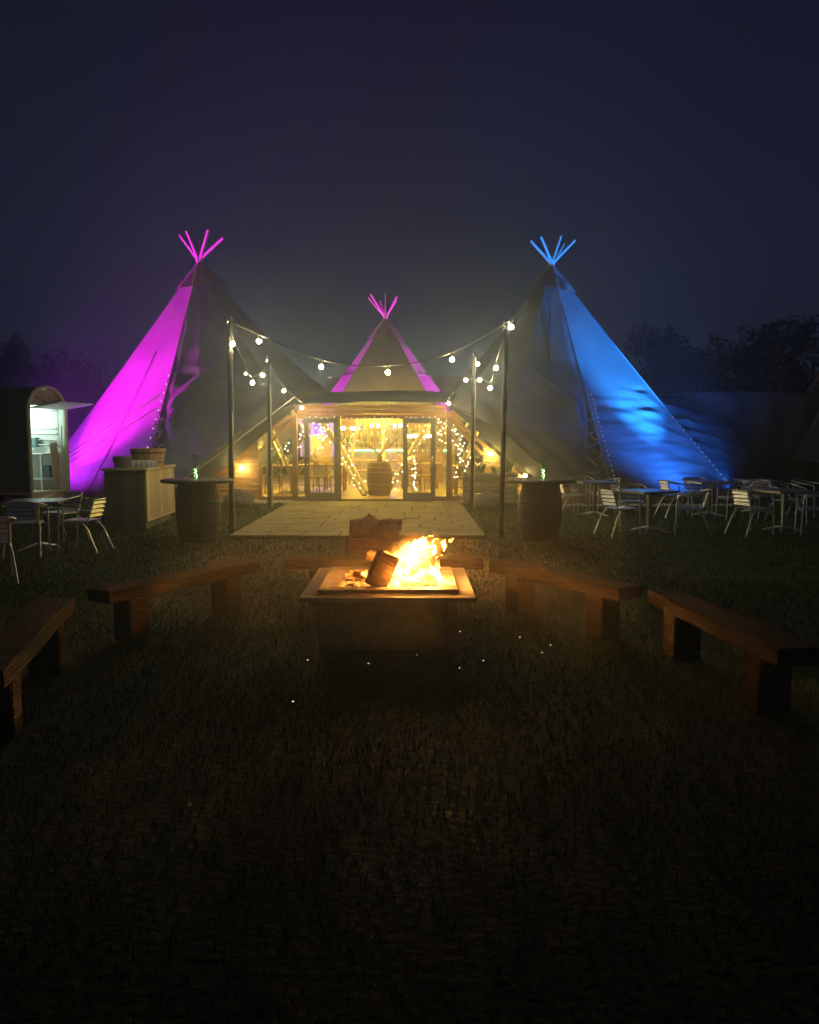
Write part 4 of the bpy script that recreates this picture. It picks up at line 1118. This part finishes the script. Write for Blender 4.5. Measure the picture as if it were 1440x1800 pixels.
for i in range(24):
    a = 2*PI*i/24; st = MB()
    st.add([(.27*math.cos(a+s_*.125), .27*math.sin(a+s_*.125), 0) for s_ in (-1, 1)]+[(.33*math.cos(a+s_*.125), .33*math.sin(a+s_*.125), .33) for s_ in (1, -1)]
           + [(.25*math.cos(a+s_*.125), .25*math.sin(a+s_*.125), 0) for s_ in (-1, 1)]+[(.305*math.cos(a+s_*.125), .305*math.sin(a+s_*.125), .33) for s_ in (1, -1)],
           [(0, 1, 2, 3), (7, 6, 5, 4), (3, 2, 6, 7)])
    st.build('stave', M['wicker'], HBK)
for z in (.07, .25): 
    q = .27+.06*z/.33+.004
    MB().lathe([(q, z-.015), (q+.004, z), (q+.003, z+.015)], 30, cap=False).build('hoop', M['hoop'], HBK)
MB().lathe([(.001, .02), (.255, .021)], 24, cap=False).build('bottom', M['wicker'], HBK)
gl = MB().lathe([(.026, 0), (.028, .004), (.030, .01), (.036, .13), (.034, .128), (.027, .02), (.001, .016)], 10, cap=False).mesh('glass', M['glass_tumbler'])
for i in range(6):
    for j in range(3):
        o = put('drinking_glass', gl, None, loc=onbar(-.47+i*.088+.03*j, .32+j*.12))
        tag(o, 'clear drinking glass in the cluster on the serving bar', 'glass', 'glasses on the serving bar')

# green bottles on the barrel tables
def table_bottle(label, p):
    o = thing('green_bottle', label, 'bottle', p, 0, 'lit green bottles on the barrel tables')
    MB().lathe([(.040, 0), (.044, .006), (.045, .12), (.034, .155), (.016, .185), (.015, .225), (.018, .23)], 16).build('glass_body', M['glass_green'], o)
    m = MB(); rnd = random.Random(5)
    for k in range(14): m.ball((rnd.uniform(-.022, .022), rnd.uniform(-.022, .022), .02+k*.010), .006, 5, 3)
    m.build('light_cluster', E['fairy'], o, kind='stuff')
    m = MB()
    for k in range(5):
        a = k*1.3; m.tube([(0, 0, .22), (.02*math.cos(a), .02*math.sin(a), .27), (.045*math.cos(a), .045*math.sin(a), .32+.01*k)], [.003, .003, .002], 4)
        d = Vector((.045*math.cos(a), .045*math.sin(a), .32+.01*k)); m.add([d, d+Vector((.012, 0, .015)), d+Vector((0, 0, .04)), d+Vector((-.012, 0, .015))], [(0, 1, 2, 3)])
    m.build('sprig', M['leaf_green'], o)
    light('POINT', 'bottle_glow', (0, 0, .1), .6, (.6, 1.0, .5), o, .02)
table_bottle('green glass bottle glowing on the left barrel table', BT1+Vector((-.01, -.05, BH+.054)))
table_bottle('green glass bottle glowing on the right barrel table', BT2+Vector((.03, -.05, BH+.054)))

# rocks, planter
def rock(label, c, s, seed):
    m = MB(); m.ball((0, 0, 0), 1, 22, 14)
    m.v = [tuple(Vector((v[0]*s[0], v[1]*s[1], v[2]*s[2]))*(1+.22*fb((v[0]+seed, v[1], v[2]), 1.1, 3))+Vector((0, 0, s[2]*.7))) for v in m.v]
    o = m.build('boulder', M['rock']); o.location = c; return tag(o, label, 'rock', 'boulders by the entrance')
rock('grey boulder on the pebbles left of the entrance', G(415, 892)+Vector((0, .3, 0)), (.36, .26, .23), 1)
rock('brown boulder at the foot of the stacked timber planter', G(857, 893)+Vector((0, .15, 0)), (.34, .24, .21), 4)
PLN = thing('timber_planter', 'planter of stacked rough sleepers right of the glass entrance', 'planter', (P(866, 860, 19.2).x, 19.3, 0))
for i in range(6):
    w_ = 1.22+.04*((i*7) % 3)-.03*i
    MB().box((.02*((i*5) % 3-1), -.05*(i % 2)+.02*((i*5) % 3), .065+i*.127), (w_, .26, .094), bev=.022).build('sleeper', M['sleeper'], PLN)
    for sx in (-.6, .6): MB().box((sx+.02*((i*3) % 3-1), .35, .065+i*.127), (.16, .42, .108), bev=.014).build('sleeper', M['sleeper'], PLN)
MB().box((0, .3, .70), (1.05, .4, .06)).build('soil', M['mortar'], PLN)
def tuft(label, p, n, h, seed, name='leafy_plant', m_='leaf_green'):
    rnd = random.Random(seed); o = thing(name, label, 'plant', p, 0, 'plants by the entrance'); m = MB()
    for k in range(n):
        a = rnd.uniform(0, 2*PI); l = h*rnd.uniform(.6, 1.1); d = Vector((math.cos(a), math.sin(a), 0)); w = Vector((-d.y, d.x, 0))*.02
        b0 = d*rnd.uniform(0, .06); q1 = b0+d*l*.3+Vector((0, 0, l*.6)); q2 = b0+d*l*.7+Vector((0, 0, l*.85))
        m.add([b0-w*.5, b0+w*.5, q1+w, q1-w, q2], [(0, 1, 2, 3), (3, 2, 4)])
    m.build('foliage', M[m_], o, kind='stuff'); MB().tube([(0, 0, 0), (0, 0, h*.5)], .008, 5).build('stem', M['bark'], o)
pz = PLN.location
tuft('green spiky plant at the left end of the timber planter', pz+Vector((-.25, .25, .73)), 30, .32, 1)
tuft('pale trailing plant in the middle of the timber planter', pz+Vector((.1, .25, .73)), 26, .26, 2)
tuft('dark leafy plant at the right end of the timber planter', pz+Vector((.42, .25, .73)), 34, .34, 3)
tuft('small pale plant in front of the left boulder', G(397, 893), 10, .38, 4)
# small deck step left of the bar, near the trailer ramp
# trailer ramp board and lawn kerb
RB = thing('timber_edging', 'long dark timber edging lying on the grass behind the bistro table', 'edging', G(150, 905))
MB().box((0, 0, .05), (3.0, .12, .1), Matrix.Rotation(R(-32), 3, 'Z'), .01).build('beam', M['board_tan_lit'], RB)

# ================================================================== BISTRO TABLES AND CHAIRS
def bistro_chair(label, loc, rz):
    o = thing('bistro_chair', label, 'chair', loc, rz, 'aluminium bistro chairs')
    a = M['alu']
    MB().tube([(.25, .21, .60), (.25, .19, .655), (.265, .08, .675), (.275, -.10, .70), (.235, -.235, .735), (.12, -.295, .75), (0, -.31, .755),
               (-.12, -.295, .75), (-.235, -.235, .735), (-.275, -.10, .70), (-.265, .08, .675), (-.25, .19, .655), (-.25, .21, .60)], .0125, 8).build('arm_hoop', a, o)
    for sx in (-1, 1):
        MB().tube([(sx*.25, .21, .60), (sx*.25, .215, .44), (sx*.255, .235, .0)], .0125, 8).build('leg', a, o)
        MB().tube([(sx*.20, -.10, .43), (sx*.215, -.20, .33), (sx*.235, -.34, .0)], .0125, 8).build('leg', a, o)
        MB().tube([(sx*.19, .2, .435), (sx*.19, -.16, .435), (sx*.185, -.21, .50), (sx*.175, -.285, .75)], .010, 7).build('side_rail', a, o)
    MB().tube([(-.25, .205, .42), (.25, .205, .42)], .010, 7).build('front_rail', a, o)
    s = MB().box((0, 0, 0), (.40, .066, .010), bev=.003).mesh('seat_slat', a)
    for k in range(5): put('seat_slat', s, o, loc=(0, .185-k*.083, .452))
    b = MB().box((0, 0, 0), (.35, .010, .05), bev=.003).mesh('back_slat', a)
    for k in range(4): put('back_slat', b, o, loc=(0, -.215-k*.019, .525+k*.062), rot=(R(-14), 0, 0))
    return o
def bistro_table(label, loc, rz, top=.70):
    o = thing('bistro_table', label, 'table', loc, rz, 'square bistro tables')
    MB().box((0, 0, .715), (top, top, .022), bev=.008).build('table_top', M['table_top'], o)
    MB().box((0, 0, .695), (top-.03, top-.03, .018)).build('top_rim', M['alu_dark'], o)
    MB().tube([(0, 0, .03), (0, 0, .69)], .032, 12).build('column', M['alu_dark'], o)
    for k in range(4):
        c, s = math.cos(PI/2*k+PI/4), math.sin(PI/2*k+PI/4)
        MB().tube([(.02*c, .02*s, .09), (.2*c, .2*s, .05), (.33*c, .33*s, .015)], [.026, .02, .016], 7).build('foot', M['alu'], o)
    return o
def at(px, D): return Vector((P(px, 800, D).x, D, 0))
tabs = [(61, 11.4, .25, 'square bistro table in front of the lit trailer', .74), (1047, 16.2, .1, 'square bistro table just right of the right barrel table', .70), (1145, 13.5, .3, 'square bistro table in front of the laced edge of the blue canvas', .74),
        (1249, 16.2, .15, 'square bistro table before the lower end of the blue canvas', .74), (1383, 13.6, .2, 'square bistro table at the right edge of the photo', .74), (1332, 16.8, .1, 'square bistro table in the dark behind the one at the right edge', .70)]
tb = None
for (px, D, rz, lab, w) in tabs:
    if tb is None: tb = bistro_table(lab, at(px, D), rz, .72)
    else: copy_tree(tb, at(px, D), rz, lab)
# rz: chair front is local +y
chs = [(40, 10.95, .25, 'aluminium chair seen from behind in front of the left bistro table'), (140, 11.3, 1.45, 'aluminium chair in profile right of the left bistro table'), (103, 12.5, PI-.35, 'aluminium chair with rounded back behind the left bistro table'),
       (-28, 8.9, .6, 'aluminium chair mostly cut off by the left edge of the photo'),
       (1007, 16.1, -1.45, 'aluminium chair nearest the right barrel table'), (1024, 17.6, PI+.1, 'aluminium chair facing out behind the first right bistro table'), (1064, 16.7, 1.7, 'aluminium chair between the first and second right bistro tables'),
       (1092, 13.2, -1.15, 'aluminium chair turned away at the left of the table before the laced edge'), (1112, 14.6, PI-.1, 'aluminium chair facing out behind the table before the laced edge'), (1217, 13.25, 1.25, 'aluminium chair at the right of the table before the laced edge'),
       (1190, 16.1, -1.4, 'aluminium chair with lit back against the blue canvas foot'), (1227, 16.9, PI, 'aluminium chair facing out with dark back slats against the blue canvas'), (1292, 15.6, 1.6, 'aluminium chair at the right end of the blue canvas with blue glints'),
       (1326, 13.2, -1.2, 'aluminium chair at the left of the right edge table'), (1328, 15.9, 2.2, 'aluminium chair turned sideways in the dark behind the right edge table'), (1388, 14.9, PI+.15, 'aluminium chair facing out behind the right edge table'), (1436, 13.1, 1.3, 'aluminium chair cut by the right edge of the photo'), (1424, 16.2, -2.4, 'farthest aluminium chair in the dark at the right edge')]
bc = None
for (px, D, rz, lab) in chs:
    if bc is None: bc = bistro_chair(lab, at(px, D), rz)
    else: copy_tree(bc, at(px, D), rz, lab)

# ================================================================== FIRE PIT, BENCHES
FP = thing('fire_pit', 'square raised fire pit with stone tray and timber surround', 'fire pit', (-.16, 6.32, 0))
FH = .46
# body: steel side panels between corner legs
for (c, d) in (((0, -.47, .235), (.86, .03, .39)), ((0, .47, .235), (.86, .03, .39)), ((-.47, 0, .235), (.03, .86, .39)), ((.47, 0, .235), (.03, .86, .39))):
    MB().box(c, d, bev=.006).build('side_panel', M['steel_rust'], FP)
for sx in (-1, 1):
    for sy in (-1, 1): MB().box((sx*.475, sy*.475, .22), (.09, .09, .44), bev=.008).build('leg', M['steel_rust'], FP)
# timber surround (four boards, mitred look)
for (c, d) in (((0, -.60, FH), (1.30, .13, .035)), ((0, .60, FH), (1.30, .13, .035)), ((-.585, 0, FH), (.13, 1.065, .033)), ((.585, 0, FH), (.13, 1.065, .033))):
    MB().box(c, d, bev=.008).build('surround_board', M['pit_board'], FP)
# stone slabs of the inner tray
for (c, d) in (((0, -.455, FH+.034), (1.06, .15, .032)), ((0, .455, FH+.034), (1.06, .15, .032)), ((-.455, 0, FH+.034), (.15, .755, .030)), ((.455, 0, FH+.034), (.15, .755, .030))):
    MB().box(c, d, bev=.01).build('tray_slab', M['pit_stone'], FP)
MB().box((0, 0, FH-.04), (.92, .92, .04)).build('grate_plate', M['steel_rust'], FP)
m = MB(); rnd = random.Random(4)
for _ in range(900):
    x, y_ = rnd.uniform(-.37, .37), rnd.uniform(-.37, .37); s = rnd.uniform(.012, .034)
    q = Matrix.Rotation(rnd.uniform(0, 6), 3, 'Z') @ Matrix.Rotation(rnd.uniform(0, 6), 3, 'X')
    m.box((x, y_, FH+.015+rnd.uniform(0, .06)*(1-.7*max(abs(x), abs(y_))/.37)), (s*1.5, s, s*.8), q)
m.build('embers', M['hot_embers'], FP, kind='stuff')
def plain_log(name, label, cat, loc, size, rot, m, group, endm=None):
    b = MB(); n = 9; k = 9; rows = []
    for i in range(k):
        t = i/(k-1); rows.append([])
        for j in range(n):
            a = 2*PI*j/n; rr = (1+.12*fb((t*3+loc[0]*9, math.cos(a), math.sin(a)), 1.3, 2))
            rows[-1].append(((t-.5)*size[0], size[1]*math.cos(a)*rr, size[2]*math.sin(a)*rr))
        rows[-1].append(rows[-1][0])
    b.grid(rows); b.add(rows[0][:-1], [tuple(range(n))[::-1]]); b.add(rows[-1][:-1], [tuple(range(n))])
    o = b.build(name, m); o.location = loc; o.rotation_euler = rot
    return tag(o, label, cat, group)
fx, fy = -.16, 6.32
# the big square-cut log leaning in the fire
bl = MB().box((0, 0, 0), (.17, .12, .27), bev=.012)
bl.v = [(v[0]+.008*fb((v[0]*9, v[1]*9, v[2]*9), 1, 2), v[1], v[2]) for v in bl.v]
o = bl.build('burning_log', M['burnt_log']); o.location = P(671, 1003, 5.98); o.rotation_euler = (R(-12), R(26), R(8))
tag(o, 'big square cut log leaning upright at the front of the fire', 'log', 'logs in the fire')
plain_log('burning_log', 'charred log lying across the embers under the flames', 'log', (fx+.10, fy-.02, FH+.13), (.46, .06, .055), (0, R(-14), R(24)), M['burnt_log'], 'logs in the fire')
plain_log('burning_log', 'short charred log end poking out left of the square log', 'log', P(640, 1012, 6.1), (.16, .035, .03), (0, R(10), R(-20)), M['burnt_log'], 'logs in the fire')
plain_log('burning_log', 'thin charred log at the back of the fire', 'log', (fx+.04, fy+.2, FH+.12), (.5, .045, .045), (0, R(18), R(-14)), M['burnt_log'], 'logs in the fire')
# flames
FI = thing('fire', 'bright flames blown to the right above the burning logs', 'fire', (fx, fy, FH+.05))
oF = Vector((fx, fy, FH+.05))
def tongue(path, rads, m, seed, flat=.75):
    pts = [Vector(p)-oF for p in path]; fine = []; fr = []
    K = 6
    for i in range(len(pts)-1):
        p0, p1, p2, p3 = pts[max(0, i-1)], pts[i], pts[i+1], pts[min(len(pts)-1, i+2)]
        for k in range(K):
            t = k/K; fine.append(.5*((2*p1)+(p2-p0)*t+(2*p0-5*p1+4*p2-p3)*t*t+(3*p1-p0-3*p2+p3)*t**3)); fr.append(lerp(rads[i], rads[i+1], t))
    fine.append(pts[-1]); fr.append(rads[-1])
    b = MB().tube(fine, fr, 14)
    out = []
    for v in b.v:
        q = Vector(v); n = Vector((fb((q.x+seed, q.y, q.z), 13, 3), fb((q.x, q.y+seed, q.z), 13, 3)*flat, fb((q.x, q.y, q.z+seed), 13, 3)))
        n2 = Vector((fb((q.x*1.0+seed, q.y, q.z*.6), 26, 2), 0, fb((q.x, q.y+seed, q.z), 22, 2)))
        out.append(tuple(q+n*.05+n2*.010))
    b.v = out; b.build('flame', m, FI)
    if m is M['flame_core'] or m is M['flame_mid']:
        for g_, km in ((1.28, 'flame_shell'), (1.6, 'flame_veil')):
            c = MB().tube(fine, [q*g_+.006*g_ for q in fr], 14); c.v = [tuple(Vector(v)+Vector((fb((v[0]+seed*2, v[1], v[2]), 8, 3), 0, fb((v[0], v[1]+seed*3, v[2]), 8, 3)+.25*g_))*.04) for v in c.v]
            c.build('flame', M[km], FI)
def F(px, py, D=6.22): return P(px, py, D)
core, mid, tip = M['flame_core'], M['flame_mid'], M['flame_tip']
tongue([F(688, 1000), F(700, 985), F(720, 970), F(742, 962), F(764, 972)], [.03, .045, .07, .07, .02], core, 1)
tongue([F(715, 1005), F(722, 990), F(732, 974), F(728, 960), F(742, 951)], [.03, .045, .05, .03, .006], core, 2)
tongue([F(700, 1028, 6.1), F(722, 1018, 6.1), F(745, 1008, 6.1), F(764, 1003, 6.1)], [.02, .04, .05, .035], core, 3)
tongue([F(676, 1032, 6.0), F(690, 1026, 6.0), F(706, 1030, 6.0)], [.02, .035, .015], core, 4)
tongue([F(735, 985), F(752, 968), F(768, 958), F(782, 962)], [.05, .06, .05, .015], mid, 5)
tongue([F(690, 985), F(704, 972), F(722, 958), F(746, 950)], [.04, .055, .05, .015], mid, 6)
tongue([F(708, 1010), F(728, 1000), F(752, 996), F(772, 992)], [.06, .08, .07, .02], mid, 7)
tongue([F(662, 1026, 6.05), F(650, 1018, 6.05), F(642, 1008, 6.05)], [.03, .03, .008], mid, 8)
tongue([F(750, 960), F(766, 950), F(778, 955), F(786, 966)], [.03, .03, .022, .004], tip, 9)
tongue([F(764, 965), F(774, 972), F(786, 974)], [.02, .022, .004], tip, 10)
tongue([F(745, 952), F(758, 945), F(772, 950)], [.02, .025, .004], tip, 11)
tongue([F(786, 958), F(792, 953), F(797, 951)], [.006, .014, .003], tip, 12)
tongue([F(730, 1000), F(745, 985), F(760, 980), F(772, 984)], [.03, .035, .02, .004], tip, 13)
tongue([F(700, 1022, 6.0), F(735, 1024, 6.0), F(765, 1014, 6.05)], [.04, .05, .03], mid, 14)
light('POINT', 'fire_light', (.06, .0, .11), FIRE_W, (1.0, .40, .09), FI, .12)
light('POINT', 'fire_light', (.03, -.42, .10), FIRE_W*.07, (1.0, .42, .08), FI, .06)

# log basket behind the rear bench
LB = thing('log_basket', 'square wicker basket full of split firewood behind the fire', 'basket', (P(659, 980, 8.95).x, 8.95, 0))
for i in range(11):
    z = .02+i*.047; f = 1+.10*i/10; w_ = .245*f
    ring = [(-w_, -.17*f, z), (w_, -.17*f, z), (w_, .17*f, z), (-w_, .17*f, z), (-w_, -.17*f, z)]
    MB().tube(ring, .026, 6).build('weave_band', M['wicker'], LB)
MB().box((0, 0, .02), (.46, .31, .03)).build('base', M['wicker'], LB)
rnd = random.Random(9)
for k in range(10):
    b = MB(); a0 = rnd.uniform(0, 6); L_ = rnd.uniform(.22, .32); r_ = rnd.uniform(.06, .09)
    tri = [(r_*math.cos(a0+t), r_*math.sin(a0+t)) for t in (0, 2.0, 3.1, 4.2)]
    b.prism(tri, -L_/2, L_/2); o = b.build('split_log', M['split_log'])
    o.location = (LB.location.x-.2+.1*(k % 5)+rnd.uniform(-.02, .02), 8.95+(-.06 if k < 5 else .08), 0.585+(.0 if k < 5 else .03)+rnd.uniform(-.02, .03))
    o.rotation_euler = (R(rnd.uniform(-25, 25)), R(rnd.uniform(0, 360)), R(rnd.choice((rnd.uniform(-25, 25), 90+rnd.uniform(-20, 20)))))
    tag(o, 'split firewood log, '+('first','second','third','fourth','fifth')[k % 5]+' from the left in the '+('front' if k < 5 else 'rear')+' row of the basket', 'log', 'logs in the basket')

def bench(label, a, b, w=.27, th=.10, h=.46, legs=(.18, .82)):
    a, b = Vector((*a[:2], 0)), Vector((*b[:2], 0)); d = b-a
    o = thing('bench', label, 'bench', (a+b)/2, math.atan2(d.y, d.x), 'timber benches round the fire'); Ln = d.length
    s = MB(); n = 14
    ring = [(-w/2, -th/2), (w/2-.02, -th/2), (w/2, -th/2+.02), (w/2, th/2-.012), (w/2-.012, th/2), (-w/2+.012, th/2), (-w/2, th/2-.012), (-w/2, -th/2+.02)]
    rows = []
    for i in range(n+1):
        x = (i/n-.5)*Ln
        rows.append([(x, q[0]+.006*fb((x*2+a.x, q[0]*8, 1), 1.5, 2), q[1]+h-th/2+.005*fb((x*2, q[0]*9, a.y), 2, 2)) for q in ring+[ring[0]]])
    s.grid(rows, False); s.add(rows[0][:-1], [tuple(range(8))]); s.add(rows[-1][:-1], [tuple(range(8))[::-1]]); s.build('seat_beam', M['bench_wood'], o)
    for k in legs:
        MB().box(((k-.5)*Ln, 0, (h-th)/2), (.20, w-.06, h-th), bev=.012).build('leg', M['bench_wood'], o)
bench('timber bench between fire pit and log basket', (-1.22, 7.72), (.72, 7.72))
bench('timber bench left of the fire, farther of the two on that side', (-2.42, 6.05), (-1.55, 7.5))
bench('timber bench at the left edge of the photo nearest the camera', (-2.20, 3.9), (-2.62, 5.75))
bench('timber bench right of the fire, farther of the two on that side', (.88, 7.55), (1.75, 6.15))
bench('timber bench at the right edge of the photo nearest the camera', (1.98, 6.05), (2.2, 4.35))

# white specks on the grass, with glow added so they show
sp = MB().ball((0, 0, 0), .006, 6, 4, (1, 1, .6)).mesh('ember', E['ember'])
for (px, py) in ((490, 967), (541, 1160), (598, 1139), (648, 1166), (567, 1135), (733, 1151), (809, 1110), (808, 1174), (850, 1161), (914, 1120), (968, 1134), (953, 1147), (515, 1233), (927, 1027), (626, 1099)):
    o = put('glowing_speck', sp, None, loc=G(px, py, .05)); s = random.uniform(.7, 1.2); o.scale = (s, s, s)
    tag(o, 'tiny white speck on the dark grass, glow added', 'ember', 'white specks on the grass')

# ================================================================== TREES
def tree(label, x, y_, h, rad, seed, n=2600, crown0=.18):
    rnd = random.Random(seed); o = thing('tree', label, 'tree', (x, y_, 0), 0, 'trees behind the tents')
    m = MB(); m.tube([(0, 0, -.1), (.05, 0, h*.3), (.1, .05, h*.7)], [h*.028, h*.02, h*.006], 8)
    for k in range(7):
        a = k*2.4; z0 = h*(.22+.06*k); m.tube([(0, 0, z0), (rad*.35*math.cos(a), rad*.35*math.sin(a), z0+h*.12), (rad*.7*math.cos(a), rad*.7*math.sin(a), z0+h*.2)], [h*.010, h*.006, h*.002], 6)
    m.build('trunk', M['bark'], o)
    c = MB(); cl = []
    for k in range(34):
        a, b = rnd.uniform(0, 2*PI), rnd.uniform(-1, 1); q = math.sqrt(1-b*b); rr = rnd.uniform(.45, .95)
        cl.append((Vector((rad*rr*q*math.cos(a), rad*rr*q*math.sin(a), h*(.5+crown0/2)+b*h*(.5-crown0/2)*rr)), rnd.uniform(.22, .42)*rad))
    for k in range(n):
        q, s = rnd.choice(cl); d = Vector((rnd.gauss(0, 1), rnd.gauss(0, 1), rnd.gauss(0, 1))).normalized()*s*rnd.uniform(.4, 1.05)
        p = q+d
        if p.z < h*crown0*.5: continue
        u = Vector((rnd.gauss(0, 1), rnd.gauss(0, 1), rnd.gauss(0, 1))).normalized(); w = u.orthogonal().normalized(); l = rnd.uniform(.16, .34)*h/10
        c.add([p-u*l, p+w*l*.5, p+u*l, p-w*l*.5], [(0, 1, 2, 3)])
    c.build('crown', M['leaf_dark'], o)
def ttree(px, py_top, D, wpx, seed, lab):
    t = P(px, py_top, D); tree(lab, t.x, D, t.z*1.02, wpx/FPX*D/2, seed)
ttree(1142, 566, 60, 150, 1, 'round crowned dark tree right behind the blue tipi')
ttree(1262, 592, 58, 150, 2, 'lower dark tree right of the round crowned tree')
ttree(1345, 572, 56, 160, 3, 'wide dark tree second from the right edge')
ttree(1432, 548, 55, 170, 4, 'tallest dark tree at the right edge')
ttree(1200, 640, 70, 130, 5, 'low dark tree filling the gap between two larger ones')
ttree(38, 598, 72, 170, 6, 'faint dark tree at the far left above the trailer')
ttree(150, 640, 75, 160, 7, 'faint low tree behind the magenta tipi')

# ================================================================== HAZE
hz = MB().box((0, 47.5, 7.0), (176, 121, 16.6)).build('haze', None, kind='stuff')
hm = bpy.data.materials.new('haze'); hm.use_nodes = True
N, L2 = hm.node_tree.nodes, hm.node_tree.links; N.remove(N['Principled BSDF'])
pvn = N.new('ShaderNodeVolumePrincipled'); pvn.inputs['Color'].default_value = (.60, .76, 1.0, 1); pvn.inputs['Density'].default_value = HAZE
pvn.inputs['Anisotropy'].default_value = .80
L2.new(pvn.outputs[0], N['Material Output'].inputs['Volume'])
hz.data.materials.append(hm); hz.display_type = 'WIRE'

# amber volume added round the fire to imitate its glare
glare_mb = MB(); glare_mb.ball((0, 0, 0), 1.0, 28, 16, (1.9, 1.7, 1.35))
glare_ob = glare_mb.build('glare_veil', None, kind='stuff'); glare_ob.location = (-.10, 6.2, .62)
glare_m = bpy.data.materials.new('glare_veil'); glare_m.use_nodes = True
N, L3 = glare_m.node_tree.nodes, glare_m.node_tree.links; N.remove(N['Principled BSDF'])
pv3 = N.new('ShaderNodeVolumePrincipled'); pv3.inputs['Color'].default_value = (.95, .62, .38, 1); pv3.inputs['Density'].default_value = .075
L3.new(pv3.outputs[0], N['Material Output'].inputs['Volume'])
glare_ob.data.materials.append(glare_m); glare_ob.display_type = 'WIRE'
